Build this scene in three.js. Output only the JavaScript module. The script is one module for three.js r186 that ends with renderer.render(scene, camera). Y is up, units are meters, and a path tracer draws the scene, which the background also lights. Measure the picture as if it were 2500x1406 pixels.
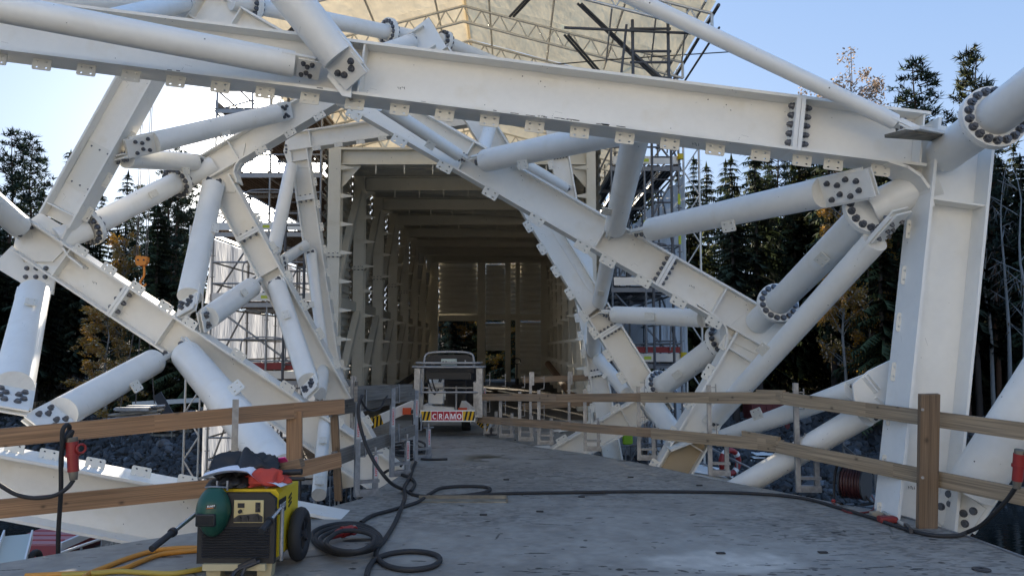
import * as THREE from 'three';
import { mergeGeometries, toCreasedNormals } from 'three/addons/utils/BufferGeometryUtils.js';
import { RoundedBoxGeometry } from 'three/addons/geometries/RoundedBoxGeometry.js';

// ------------------------------------------------------------------ camera, sky, sun, exposure
const scene = new THREE.Scene();
const EYE = 1.55, FPX = 1925, CX = 1250, CY = 703, TILT = Math.atan(147 / 1925);
const camera = new THREE.PerspectiveCamera(2 * Math.atan(703 / FPX) * 180 / Math.PI, 1024 / 575, 0.1, 600);
camera.position.set(0, EYE, 0);
camera.rotation.x = TILT;
const renderer = new THREE.WebGLRenderer({ antialias: true });
renderer.setSize(1024, 575);
renderer.toneMapping = THREE.LinearToneMapping;
renderer.toneMappingExposure = 1.58;
renderer.shadowMap.enabled = true;

const V3 = (x, y, z) => new THREE.Vector3(x, y, z);
const rnd = (seed) => () => { seed |= 0; seed = seed + 0x6D2B79F5 | 0; let t = Math.imul(seed ^ seed >>> 15, 1 | seed); t = t + Math.imul(t ^ t >>> 7, 61 | t) ^ t; return ((t ^ t >>> 14) >>> 0) / 4294967296; };
// a point of the place seen in direction (px, py) at the distance d in front of the viewer, or at the height y
function ray(px, py) { const x = (px - CX) / FPX, y = -(py - CY) / FPX, c = Math.cos(TILT), s = Math.sin(TILT); return V3(x, y * c + s, y * s - c); }
function at(px, py, d) { const r = ray(px, py); return r.multiplyScalar(d / -r.z).add(V3(0, EYE, 0)); }
function gnd(px, py, y = 0) { const r = ray(px, py); return r.multiplyScalar((y - EYE) / r.y).add(V3(0, EYE, 0)); }

const SUN = ray(648, 405).normalize();
{
  const W = 1024, H = 512, data = new Float32Array(W * H * 4), sm = (a, b, x) => { x = Math.min(1, Math.max(0, (x - a) / (b - a))); return x * x * (3 - 2 * x); };
  for (let j = 0; j < H; j++) for (let i = 0; i < W; i++) {
    const el = (j + .5) / H * Math.PI - Math.PI / 2, az = ((i + .5) / W - .5) * 2 * Math.PI;
    const d = V3(Math.cos(el) * Math.cos(az), Math.sin(el), Math.cos(el) * Math.sin(az));
    const th = Math.acos(Math.min(1, d.dot(SUN))) * 180 / Math.PI, h = Math.max(0, d.y);
    const k = Math.pow(1 - h, 3.2);
    let c = [.125 + .34 * k, .25 + .33 * k, .50 + .22 * k];
    const g1 = 30 * Math.exp(-th * th / 9), g2 = 1.5 * Math.exp(-th / 5), g3 = .26 * Math.exp(-th / 26);
    c = [c[0] + g1 + g2 + g3, c[1] + g1 * .95 + g2 * .97 + g3 * .98, c[2] + g1 * .82 + g2 * .9 + g3 * .92];
    if (d.y < 0) { const f = sm(0, -.12, d.y); c = c.map((v, n) => v * (1 - f) + f * [.10, .10, .085][n]); }
    data.set([c[0], c[1], c[2], 1], (j * W + i) * 4);
  }
  const sky = new THREE.DataTexture(data, W, H, THREE.RGBAFormat, THREE.FloatType);
  sky.mapping = THREE.EquirectangularReflectionMapping; sky.magFilter = THREE.LinearFilter; sky.minFilter = THREE.LinearFilter; sky.needsUpdate = true;
  scene.background = sky; scene.environment = sky;
}
const sun = new THREE.DirectionalLight(new THREE.Color().setRGB(1, .87, .68), 5);
sun.position.copy(SUN).multiplyScalar(80); sun.castShadow = true; sun.shadow.mapSize.set(4096, 4096);
Object.assign(sun.shadow.camera, { left: -45, right: 45, top: 45, bottom: -45, near: 1, far: 200 });
scene.add(sun, sun.target);

// ------------------------------------------------------------------ naming and building helpers
const taken = new Map(), ORG = new Map();
function numbered(n) { const k = taken.get(n) ?? 0; taken.set(n, k + 1); return k ? n + '_' + String(k).padStart(3, '0') : n; }
function shade(o) { o.castShadow = o.receiveShadow = true; return o; }
function thing(name, label, category, pos = V3(0, 0, 0), group) {
  const o = new THREE.Group(); o.name = numbered(name); o.position.copy(pos); o.userData = { label, category };
  if (group) o.userData.group = group;
  scene.add(o); ORG.set(o, pos.clone()); return o;
}
function part(p, name, geo, mat) {                       // geometry in world metres
  const m = shade(new THREE.Mesh(Array.isArray(geo) ? mergeAll(geo) : geo, mat)); m.name = name;
  m.position.copy(ORG.get(p)).negate(); p.add(m); ORG.set(m, V3(0, 0, 0)); return m;
}
function piece(p, name, geo, mat, pos, quat, scl) {      // shared geometry set at a world place
  const m = shade(new THREE.Mesh(geo, mat)); m.name = name; m.position.copy(pos).sub(ORG.get(p)); if (quat) m.quaternion.copy(quat); if (scl) m.scale.copy(scl);
  p.add(m); return m;
}
function one(name, label, category, geo, mat, group) {   // a thing that is a single mesh
  const g = Array.isArray(geo) ? mergeAll(geo) : geo; g.computeBoundingBox(); const b = g.boundingBox, c = V3((b.min.x + b.max.x) / 2, b.min.y, (b.min.z + b.max.z) / 2);
  g.translate(-c.x, -c.y, -c.z); const m = shade(new THREE.Mesh(g, mat)); m.name = numbered(name); m.position.copy(c); m.userData = { label, category }; if (group) m.userData.group = group;
  scene.add(m); ORG.set(m, c.clone()); return m;
}
function structure(name, geo, mat) { const m = shade(new THREE.Mesh(Array.isArray(geo) ? mergeAll(geo) : geo, mat)); m.name = numbered(name); m.userData = { kind: 'structure', label: undefined }; delete m.userData.label; scene.add(m); ORG.set(m, V3(0, 0, 0)); return m; }
function mergeAll(list) {
  list = list.map((g) => { g = g.index ? g.toNonIndexed() : g; for (const k of Object.keys(g.attributes)) if (!['position', 'normal', 'uv'].includes(k)) g.deleteAttribute(k); return g; });
  return list.length > 1 ? mergeGeometries(list, false) : list[0];
}
function flatUV(g, s = 1) {                              // uv in metres, taken from the face's main direction
  g = g.index ? g.toNonIndexed() : g; const p = g.attributes.position, n = g.attributes.normal, uv = new Float32Array(p.count * 2);
  for (let i = 0; i < p.count; i++) {
    const ax = Math.abs(n.getX(i)), ay = Math.abs(n.getY(i)), az = Math.abs(n.getZ(i)), x = p.getX(i), y = p.getY(i), z = p.getZ(i);
    const [u, v] = az >= ax && az >= ay ? [x, y] : ax >= ay ? [z, y] : [x, z]; uv[2 * i] = u * s; uv[2 * i + 1] = v * s;
  }
  g.setAttribute('uv', new THREE.BufferAttribute(uv, 2)); return g;
}
const frame = (x, y, z, o) => new THREE.Matrix4().makeBasis(x, y, z).setPosition(o);
// box along a-b: w across (towards side), h in the third direction
function bar(a, b, w, h, side = V3(0, 1, 0), metres = true) {
  const u = b.clone().sub(a), L = u.length(); u.normalize(); const s = side.clone().addScaledVector(u, -side.dot(u)); if (s.lengthSq() < 1e-6) s.set(1, .01, 0).addScaledVector(u, -u.x); s.normalize();
  const t = u.clone().cross(s), g = new THREE.BoxGeometry(L, w, h); if (metres) { const uv = g.attributes.uv; const dims = [[h, w], [h, w], [L, h], [L, h], [L, w], [L, w]]; for (let i = 0; i < 24; i++) { const d = dims[i >> 2]; uv.setXY(i, uv.getX(i) * d[0], uv.getY(i) * d[1]); } }
  return g.applyMatrix4(frame(u, s, t, a.clone().add(b).multiplyScalar(.5)));
}
function pipe(a, b, r, seg = 8, r2 = r, open = false) {
  const u = b.clone().sub(a), L = u.length(), g = new THREE.CylinderGeometry(r2, r, L, seg, 1, open); const uv = g.attributes.uv; for (let i = 0; i < uv.count; i++) uv.setXY(i, uv.getX(i) * 6.28 * r, uv.getY(i) * L);
  return g.applyQuaternion(new THREE.Quaternion().setFromUnitVectors(V3(0, 1, 0), u.normalize())).translate((a.x + b.x) / 2, (a.y + b.y) / 2, (a.z + b.z) / 2);
}
function hose(pts, r, seg = 8, per = 6, closed = false) { return new THREE.TubeGeometry(new THREE.CatmullRomCurve3(pts, closed, 'centripetal'), Math.max(8, pts.length * per), r, seg, closed); }
function bx(x0, x1, y0, y1, z0, z1) { return flatUV(new THREE.BoxGeometry(x1 - x0, y1 - y0, z1 - z0).translate((x0 + x1) / 2, (y0 + y1) / 2, (z0 + z1) / 2)); }
function rbox(x0, x1, y0, y1, z0, z1, r = .02) { return new RoundedBoxGeometry(x1 - x0, y1 - y0, z1 - z0, 2, r).translate((x0 + x1) / 2, (y0 + y1) / 2, (z0 + z1) / 2); }
function prism(pts, depth, m) { const s = new THREE.Shape(pts.map(([x, y]) => new THREE.Vector2(x, y))); const g = new THREE.ExtrudeGeometry(s, { depth, bevelEnabled: false }); return m ? g.applyMatrix4(m) : g; }
const lerp = (a, b, t) => a.clone().lerp(b, t);

// ------------------------------------------------------------------ materials
function noiseFn(seed) {
  const r = rnd(seed), N = 256, tab = new Float32Array(N * N); for (let i = 0; i < N * N; i++) tab[i] = r();
  const v = (x, y, p) => { const xi = Math.floor(x), yi = Math.floor(y), fx = x - xi, fy = y - yi, u = fx * fx * (3 - 2 * fx), w = fy * fy * (3 - 2 * fy), g = (a, b) => tab[(((b % p) + p) % p % N) * N + ((a % p) + p) % p % N]; return (g(xi, yi) * (1 - u) + g(xi + 1, yi) * u) * (1 - w) + (g(xi, yi + 1) * (1 - u) + g(xi + 1, yi + 1) * u) * w; };
  return (x, y, p = 256, oct = 4) => { let s = 0, a = .5, n = 0; for (let o = 0; o < oct; o++) { s += a * v(x, y, p); n += a; x *= 2; y *= 2; p *= 2; a *= .5; } return s / n; };
}
function tex(w, h, fn, opt = {}) {                       // fn(x, y) in 0..1 -> [r,g,b] sRGB 0..255 (or grey)
  const d = new Uint8Array(w * h * 4);
  for (let j = 0; j < h; j++) for (let i = 0; i < w; i++) { let c = fn(i / w, j / h); if (!Array.isArray(c)) c = [c, c, c]; const k = (j * w + i) * 4; d[k] = Math.max(0, Math.min(255, c[0])); d[k + 1] = Math.max(0, Math.min(255, c[1])); d[k + 2] = Math.max(0, Math.min(255, c[2])); d[k + 3] = 255; }
  const t = new THREE.DataTexture(d, w, h); t.magFilter = THREE.LinearFilter; t.minFilter = THREE.LinearMipmapLinearFilter; t.generateMipmaps = true; t.wrapS = t.wrapT = THREE.RepeatWrapping; if (!opt.data) t.colorSpace = THREE.SRGBColorSpace;
  t.repeat.set(opt.rx ?? 1, opt.ry ?? 1); t.needsUpdate = true; return t;
}
const col = (r, g, b) => new THREE.Color().setRGB(r, g, b);
const std = (c, roughness = .6, metalness = 0, extra = {}) => new THREE.MeshStandardMaterial({ color: Array.isArray(c) ? col(...c) : c, roughness, metalness, ...extra });
const nA = noiseFn(11), nB = noiseFn(23);
const M = {};
{
  // painted steel: off-white with scuffs, specks and faint dusty blotches
  const paint = (base, warm, seed) => { const n = noiseFn(seed), r = rnd(seed * 7); const specks = Array.from({ length: 14 }, () => [r(), r(), .0012 + r() * .0028, r()]); const scr = Array.from({ length: 5 }, () => [r(), r(), r() * 3.14, .004 + r() * r() * .05]);
    return tex(768, 768, (x, y) => { const a = n(x * 6, y * 6, 6, 5) - .5, b = n(x * 40, y * 40, 40, 3) - .5; let v = 1 + a * .05 + b * .02, k = 0;
      for (const s of specks) { const dx = x - s[0], dy = y - s[1]; if (dx * dx + dy * dy < s[2] * s[2]) k = Math.max(k, .3 + .5 * s[3]); }
      for (const s of scr) { const dx = x - s[0], dy = y - s[1], u = dx * Math.cos(s[2]) + dy * Math.sin(s[2]), w = -dx * Math.sin(s[2]) + dy * Math.cos(s[2]); if (Math.abs(u) < s[3] && Math.abs(w) < .0011) k = Math.max(k, .16); }
      const dust = Math.max(0, n(x * 9 + 3, y * 9, 9, 4) - .62) * .4; return base.map((c, i) => c * v * (1 - k) * (1 - dust * warm[i])); }, { rx: .55, ry: .55 }); };
  M.paint = std([1, 1, 1], .42, 0, { map: paint([238, 234, 225], [.25, .35, .55], 5) });
  M.paintB = std([1, 1, 1], .38, 0, { map: paint([236, 235, 230], [.2, .25, .35], 9) });
  M.bracket = std([.76, .73, .65], .5);
  M.cream = std([1, 1, 1], .55, 0, { map: paint([224, 218, 202], [.3, .35, .5], 15) });
  M.cladding = std([1, 1, 1], .5, .15, { map: paint([208, 204, 192], [.3, .35, .45], 19) });
  M.bolt = std([.16, .165, .18], .45, .75);
  M.dirty = std([.42, .40, .36], .6, .2, { map: tex(256, 256, (x, y) => { const v = 190 + 110 * (nB(x * 8, y * 8, 8, 4) - .5); return [v, v * .98, v * .93]; }) });
  M.galv = std([1, 1, 1], .42, .6, { map: tex(256, 256, (x, y) => { const v = 158 + 36 * (nA(x * 20, y * 20, 20, 3) - .5) + 40 * (nB(x * 5, y * 5, 5, 2) - .5); return [v, v * 1.01, v * 1.03]; }, { rx: 1.6, ry: 1.6 }) });
  M.scaf = std([.34, .34, .34], .5, .6);
  M.darkscaf = std([.10, .10, .105], .55, .4);
  M.alu = std([.62, .60, .56], .4, .6);
  M.black = std([.018, .018, .02], .55);
  M.rubber = std([.022, .022, .024], .7);
  M.darkmetal = std([.05, .05, .055], .5, .4);
  M.red = std([.27, .022, .02], .45);
  M.redcloth = std([.5, .06, .04], .9);
  M.white = std([.78, .78, .76], .45);
  M.paper = std([.74, .75, .80], .8);
  M.yellow = std([.72, .52, .02], .45);
  M.orange = std([.85, .28, .03], .5);
  M.hose = std([.55, .24, .035], .5);
  M.green = std([.012, .07, .045], .38);
  M.tag = std([.55, .62, .06], .6);
  M.chrome = std([.6, .6, .6], .25, .9);
  const sheet = (seed, tint) => tex(512, 512, (x, y) => { const n = noiseFnCache(seed); const f = n(x * 10, y * 3, 10, 4), w = n(x * 30, y * 12, 30, 3); const v = 205 + 26 * (f - .5) + 16 * (w - .5); return [v * tint[0], v * tint[1], v * tint[2]]; }, { rx: .4, ry: .4 });
  const cache = {}; function noiseFnCache(s) { return cache[s] ??= noiseFn(s); }
  const bump = tex(512, 512, (x, y) => 255 * (.5 * noiseFnCache(31)(x * 9, y * 3, 9, 4) + .5 * noiseFnCache(37)(x * 26, y * 9, 26, 3)), { data: true, rx: .4, ry: .4 });
  M.sheet = new THREE.MeshPhysicalMaterial({ map: sheet(41, [1.12, 1.12, 1.12]), roughness: 1, transmission: .72, thickness: 0, bumpMap: bump, bumpScale: .05 });
  M.tarp = new THREE.MeshPhysicalMaterial({ map: sheet(43, [1.2, 1.07, .85]), roughness: 1, transmission: .8, thickness: 0, bumpMap: bump, bumpScale: .025 });
  // sawn timber: grain along u
  const wood = (c, seed, grey) => { const n = noiseFn(seed), r = rnd(seed), kn = Array.from({ length: 4 }, () => [r(), r() * .8 + .1, .006 + r() * .008]); return tex(1024, 256, (x, y) => {
    let g = n(x * 6, y * 46, 64, 4) - .5 + .5 * (n(x * 3 + 9, y * 12, 64, 3) - .5), k = 0; for (const q of kn) { const dx = (x - q[0]) * 2.6, dy = (y - q[1]) * .5, dd = Math.sqrt(dx * dx + dy * dy); k = Math.max(k, Math.exp(-dd * dd / (q[2] * q[2] * 5))); }
    const v = 1 + g * .5 - k * .4, e = grey * (.5 + n(x * 8, y * 3, 8, 3)); return [c[0] * v * (1 - e) + 120 * e * v, c[1] * v * (1 - e) + 118 * e * v, c[2] * v * (1 - e) + 115 * e * v]; }, { rx: .42, ry: 3.2 }); };
  M.wood = std([1, 1, 1], .75, 0, { map: wood([150, 112, 78], 3, .16) });
  M.woodpale = std([1, 1, 1], .75, 0, { map: wood([162, 138, 106], 8, .25) });
  M.woodgrey = std([1, 1, 1], .8, 0, { map: wood([112, 104, 94], 13, .6) });
  M.woodpost = std([1, 1, 1], .75, 0, { map: wood([116, 92, 68], 17, .2) });
  M.plank = std([1, 1, 1], .8, 0, { map: wood([150, 116, 80], 21, .4) });
}
// hexagon nut on a washer with the end of its bolt, along +y
const BOLT = mergeAll([new THREE.CylinderGeometry(1, 1, .25, 12).translate(0, .125, 0), new THREE.CylinderGeometry(.82, .86, .85, 6).translate(0, .66, 0), new THREE.CylinderGeometry(.46, .5, .4, 8).translate(0, 1.25, 0)]);
const HEAD = mergeAll([new THREE.CylinderGeometry(1, 1, .2, 12).translate(0, .1, 0), new THREE.CylinderGeometry(.74, .86, .6, 6).translate(0, .5, 0)]);
const qY = (n) => new THREE.Quaternion().setFromUnitVectors(V3(0, 1, 0), n.clone().normalize());
function bolt(p, pos, n, r, head = false) { return piece(p, 'bolt', head ? HEAD : BOLT, M.bolt, pos, qY(n), V3(r, r, r)); }
// plate with four slots for the cladding: x along the beam, y away from it
const PLATE = (() => { const w = .5, h = .6, s = new THREE.Shape(), c = .06; s.moveTo(-w, 0); s.lineTo(w, 0); s.lineTo(w, h - c); s.lineTo(w - c, h); s.lineTo(-w + c, h); s.lineTo(-w, h - c); s.closePath();
  for (const [x, y] of [[-.25, .16], [.25, .16], [-.25, .46], [.25, .46]]) { const q = new THREE.Path(); q.absellipse(x, y, .07, .045, 0, Math.PI * 2, true); s.holes.push(q); }
  return new THREE.ExtrudeGeometry(s, { depth: .05, bevelEnabled: false, curveSegments: 4 }).translate(0, 0, -.025); })();
function bracket(p, pos, along, away, size) { const x = along.clone().normalize(), y = away.clone().addScaledVector(x, -away.dot(x)).normalize(), z = x.clone().cross(y); const q = new THREE.Quaternion().setFromRotationMatrix(new THREE.Matrix4().makeBasis(x, y, z)); return piece(p, 'bracket', PLATE, M.bracket, pos, q, V3(size, size, size)); }
// ------------------------------------------------------------------ ground, river, rock bank, deck
const ss = (a, b, x) => { x = Math.min(1, Math.max(0, (x - a) / (b - a))); return x * x * (3 - 2 * x); };
const WATER = -4.6;
function land(x, d) {
  const e = 1.2 * (nA(x * .09 + 40, 3.3) - .5);
  let y = -6.4 + 4.4 * Math.min(1, Math.max(0, (d - 27.5 - e * 2) / 11)) + .7 * ss(39, 60, d) + 9 * ss(62, 150, d);
  if (d < 5) y = -6.4 + 5 * ss(-4, -16, d) + 5 * ss(-30, -120, d);
  return y + .28 * (nA(x * .45 + 60, d * .45 + 60, 256, 4) - .5) + (d > 42 ? .5 * (nB(x * .2 + 70, d * .2 + 70, 256, 3) - .5) : 0);
}
{
  const xs = [], ds = []; for (let i = -60; i <= 60; i++) xs.push(Math.sign(i) * (Math.abs(i) * .55 + Math.pow(Math.abs(i) / 60, 4) * 190)); for (let d = -150; d < 20; d += 8) ds.push(d); for (let d = 20; d < 66; d += .6) ds.push(d); for (let d = 66; d < 330; d += 8) ds.push(d);
  const pos = [], uv = [], idx = []; for (const d of ds) for (const x of xs) { pos.push(x, land(x, d), -d); uv.push(x, d); }
  const n = xs.length; for (let j = 0; j + 1 < ds.length; j++) for (let i = 0; i + 1 < n; i++) { const a = j * n + i; idx.push(a, a + 1, a + n, a + 1, a + n + 1, a + n); }
  const g = new THREE.BufferGeometry(); g.setAttribute('position', new THREE.Float32BufferAttribute(pos, 3)); g.setAttribute('uv', new THREE.Float32BufferAttribute(uv, 2)); g.setIndex(idx); g.computeVertexNormals();
  structure('ground', g, std([1, 1, 1], .95, 0, { map: tex(512, 512, (x, y) => { const a = nA(x * 12, y * 12, 12, 5), b = nB(x * 40, y * 40, 40, 3), m = Math.max(0, nB(x * 6 + 3, y * 6, 6, 4) - .5) * 2; const v = .5 + a * .6 + (b - .5) * .6; return [62 * v * (1 - m * .3), 56 * v, 44 * v * (1 - m * .3)]; }, { rx: .12, ry: .12 }) }));
  const wb = tex(512, 512, (x, y) => 255 * (.6 * nA(x * 9, y * 26, 26, 3) + .4 * nB(x * 30, y * 70, 70, 3)), { data: true, rx: .09, ry: .16 });
  const w = new THREE.PlaneGeometry(420, 72, 1, 1).rotateX(-Math.PI / 2).translate(0, WATER, -6); const u = w.attributes.uv; for (let i = 0; i < 4; i++) u.setXY(i, w.attributes.position.getX(i), w.attributes.position.getZ(i));
  structure('river_water', w, std([.012, .014, .012], .06, 0, { bumpMap: wb, bumpScale: .008 }));
}
{ // crushed rock of the embankment: one mass of stones
  const r = rnd(77), kinds = [0, 1, 2, 3].map((k) => { const g = new THREE.IcosahedronGeometry(1, k % 2), p = g.attributes.position, q = noiseFn(90 + k); for (let i = 0; i < p.count; i++) { const v = V3().fromBufferAttribute(p, i), f = .45 + 1.1 * q(v.x * 1.6 + 8, v.y * 1.6 + v.z * 2.1 + 8, 256, 2); p.setXYZ(i, v.x * f * 1.2, v.y * f * .72, v.z * f); } g.computeVertexNormals(); return g; });
  const mat = std([1, 1, 1], .85, 0), per = 6500;
  const bank = new THREE.Group(); bank.name = 'rock_bank'; bank.userData = { kind: 'stuff', label: 'dark grey crushed stone covering the river bank', category: 'stones' }; scene.add(bank);
  kinds.forEach((g, k) => { const im = shade(new THREE.InstancedMesh(g, mat, per)); im.name = 'stones'; im.userData.kind = 'stuff'; const m = new THREE.Matrix4(), q = new THREE.Quaternion(), c = new THREE.Color();
    for (let i = 0; i < per; i++) { const x = (r() * 2 - 1) * (i % 3 ? 19 : 30), d = 28.5 + r() * 13, big = r() < .04 ? 1.9 : 1, s = (.07 + r() * r() * .2) * big; q.setFromEuler(new THREE.Euler(r() * 6, r() * 6, r() * 6)); m.compose(V3(x, land(x, d) + s * .25, -d), q, V3(s, s, s)); im.setMatrixAt(i, m); const v = .03 + .06 * r() + (r() < .05 ? .1 : 0); im.setColorAt(i, c.setRGB(v * .96, v, v * 1.06)); }
    bank.add(im); });
  const bm = std([.16, .165, .17], .9);
  const spots = [[532, 1128, 33], [556, 1142, 32.4], [505, 1150, 32], [600, 1090, 35], [1500, 985, 22], [1475, 965, 24], [1960, 1205, 30.5], [2030, 1190, 31.5], [2090, 1210, 30.5], [2120, 1165, 31.4], [1890, 1130, 35], [1850, 1165, 33.5]];
  spots.forEach(([px, py, d], i) => { const p = at(px, py, d); p.y = land(p.x, d) + .1; const s = .38 + .25 * r(); const names = ['flat', 'split', 'angular', 'rounded', 'leaning', 'blocky']; const m = one('boulder', `${names[i % 6]} grey boulder ${i < 4 ? 'on the left stone bank below the tower' : i < 6 ? 'behind the right leg of the third frame' : 'on the right stone bank past the guardrail'}, ${['nearest the lattice mast', 'next to the biggest one', 'lowest of them', 'highest of them', 'upper one', 'lower one', 'lowest left', 'behind the cable reel', 'beside the white column', 'under the lower rail', 'farthest up', 'beside the tube'][i]}`, 'boulder', kinds[i % 4].clone().scale(s, s, s).rotateY(i).translate(p.x, p.y, p.z), bm, 'boulders on the bank'); });
}
const deckEdge = [];
{
  const R = [[2760, 1475], [2500, 1364], [2350, 1307], [2200, 1260], [1950, 1209], [1735, 1168], [1561, 1130], [1429, 1107], [1316, 1092], [1222, 1073], [1178, 1067]].map(([a, b]) => gnd(a, b)).map((p) => [p.x, -p.z]);
  const L = [[1022, 1128], [966, 1168], [880, 1218], [740, 1254], [488, 1298], [340, 1320], [174, 1346], [0, 1375], [-300, 1430]].map(([a, b]) => gnd(a, b)).map((p) => [p.x, -p.z]);
  const poly = [[6.5, -9], [4.8, 2], ...R, [-.38, 14.4], [1.75, 15.2], [1.75, 17.2], [-3.8, 17.2], [-3.55, 14.2], [-1.9, 11.4], ...L, [-4.8, 2], [-6.5, -9]];
  deckEdge.push(...poly);
  const g = prism(poly, .24).rotateX(-Math.PI / 2).translate(0, -.24, 0);
  const r = rnd(5), specks = []; const NB = 64, grid = Array.from({ length: NB * NB }, () => []);
  for (let i = 0; i < 5200; i++) { const cl = nB(i * .37, 4) > .2 ? 0 : 0; let x = r(), y = r(); if (i % 3 === 0) { const k = (i * 7) % 40; x = (k * .137 + .045 * (r() + r() - 1) * 2 + 1) % 1; y = (k * .071 + .02 * (r() + r() - 1) + 1) % 1; } const s = (.00045 + r() * r() * .0016) * (r() < .012 ? 3.2 : 1), e = r() < .3 ? 1 + r() * 6 : 1 + r(); const o = [x, y, s * e, s / Math.sqrt(e), (r() - .5) * .5 + (r() < .12 ? r() * 3 : 0), .35 + r() * .6]; const R2 = s * e; for (let a = Math.floor((x - R2) * NB); a <= Math.floor((x + R2) * NB); a++) for (let b = Math.floor((y - R2) * NB); b <= Math.floor((y + R2) * NB); b++) if (a >= 0 && b >= 0 && a < NB && b < NB) grid[b * NB + a].push(o); }
  const cracks = [[.665, .5, .3, .012], [.70, .42, 2.2, .01]];
  const D = 2048, SP = 16, map = tex(D, D, (x, y) => {
    const a = nA(x * 10, y * 10, 10, 5) - .5, b = nB(x * 90, y * 90, 90, 3) - .5, st = nA(x * 7 + 5, y * 90, 90, 4) - .5, pale = ss(.56, .72, nB(x * 6 + 1.5, y * 7 + 2, 7, 3)), fine = nA(x * 230, y * 230, 250, 2) - .5;
    let v = 1 + a * .26 + b * .2 + fine * .16 + st * .10 + pale * .12;
    const gr = ss(.46, .7, nA(x * 7 + 9, y * 10 + 2, 16, 4)) * ss(.54, .66, nB(x * 330, y * 520, 256, 2)); v *= 1 - .2 * gr;
    let k = 0; for (const o of grid[Math.min(NB - 1, Math.floor(y * NB)) * NB + Math.min(NB - 1, Math.floor(x * NB))]) { const dx = x - o[0], dy = y - o[1], c = Math.cos(o[4]), s = Math.sin(o[4]), u = (dx * c + dy * s) / o[2], w = (-dx * s + dy * c) / o[3]; if (u * u + w * w < 1) k = Math.max(k, o[5]); }
    for (const q of cracks) { const dx = x - q[0], dy = y - q[1], u = dx * Math.cos(q[2]) + dy * Math.sin(q[2]), w = -dx * Math.sin(q[2]) + dy * Math.cos(q[2]) + .004 * (nA(x * 60, y * 60, 64, 2) - .5); if (Math.abs(u) < q[3] && Math.abs(w) < .0003) k = Math.max(k, .45); }
    const oil = Math.exp(-(((x - .476) / .016) ** 2 + ((y - .705) / .02) ** 2)) * ss(.35, .6, nA(x * 70, y * 70, 70, 3)) * .6;
    const wp = ss(1.25, .55, ((x - .595) / .034) ** 2 + ((y - .366) / .02) ** 2 + 1.2 * (nA(x * 50, y * 50, 64, 3) - .5)); v *= (1 + .22 * wp) * (1 - k * .85) * (1 - oil); return [138 * v, 135 * v * (1 - oil * .05), 129 * v * (1 - oil * .3)]; }, { rx: 1 / SP, ry: 1 / SP });
  map.offset.set(.5, 0);
  const bump = tex(1024, 1024, (x, y) => 255 * (.5 * nA(x * 60, y * 60, 60, 4) + .5 * nB(x * 14, y * 14, 14, 3)), { data: true, rx: .25, ry: .25 });
  structure('deck_slab', g, std([1, 1, 1], .5, 0, { map, bumpMap: bump, bumpScale: .012 }));
  // cast-in steel channel across the slab and the pale edge strip on the right
  const a = gnd(1020, 1224), b = gnd(1236, 1224); const t = thing('steel_channel', 'grey steel channel lying across the slab behind the cable loop', 'channel', lerp(a, b, .5));
  part(t, 'web', bar(a.clone().setY(.006), b.clone().setY(.006), .16, .012, V3(0, 0, 1)), M.dirty); part(t, 'flange', bar(a.clone().add(V3(0, .022, -.085)), b.clone().add(V3(0, .022, -.085)), .045, .012, V3(0, 1, 0)), M.dirty); part(t, 'end_plate', bar(b.clone().add(V3(.008, .02, -.085)), b.clone().add(V3(.008, .02, .08)), .04, .012, V3(0, 1, 0)), M.dirty);
  const e = [[2520, 1372], [2350, 1309], [2200, 1262], [2080, 1238]].map(([x, y]) => gnd(x, y).add(V3(.03, 0, 0))); const es = []; for (let i = 0; i < 3; i++) es.push(bar(e[i].clone().setY(-.02), e[i + 1].clone().setY(-.02), .06, .02, V3(0, 1, 0))); one('edge_strip', 'pale steel strip along the right edge of the slab', 'edging', es, M.galv);
  // girders that carry the slab
  for (const [x, w] of [[-1.1, 'left'], [.55, 'right']]) { const t = thing('deck_girder', `white steel girder under the ${w} half of the slab`, 'girder', V3(x, -1.05, -6)); part(t, 'web', bx(x - .012, x + .012, -.96, -.27, -17, 9), M.paint); part(t, 'top_flange', bx(x - .15, x + .15, -.27, -.244, -17, 9), M.paint); part(t, 'bottom_flange', bx(x - .15, x + .15, -.99, -.96, -17, 9), M.paint); }
}
// ------------------------------------------------------------------ the five white steel frames
const NZ = V3(0, 0, 1), UPV0 = V3(0, 1, 0);
function ibeam(p, name, A, B, depth, fw, mat, o = {}) {       // web lies in the plane of the frame, flanges stand along z
  const u = B.clone().sub(A).normalize(), v = NZ.clone().cross(u), tf = o.tf ?? .028, tw = o.tw ?? .02, h = depth / 2;
  const g = [bar(A, B, depth - 2 * tf, tw, v)]; for (const s of [-1, 1]) g.push(bar(A.clone().addScaledVector(v, s * (h - tf / 2)), B.clone().addScaledVector(v, s * (h - tf / 2)), tf, fw, v));
  const m = part(p, name, g, mat); m.userData.u = undefined; delete m.userData.u; return { m, A, B, u, v, depth, fw, tf };
}
function stiffener(b, s, side = 1) { const c = lerp(b.A, b.B, s), h = b.depth / 2 - b.tf - .002; for (const z of [-1, 1]) part(b.m, 'stiffener', bar(c.clone().addScaledVector(b.v, -h).addScaledVector(NZ, z * (.012 + b.fw * .22)), c.clone().addScaledVector(b.v, h).addScaledVector(NZ, z * (.012 + b.fw * .22)), b.fw * .44 - .01, .018, NZ), M.paint); }
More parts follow.
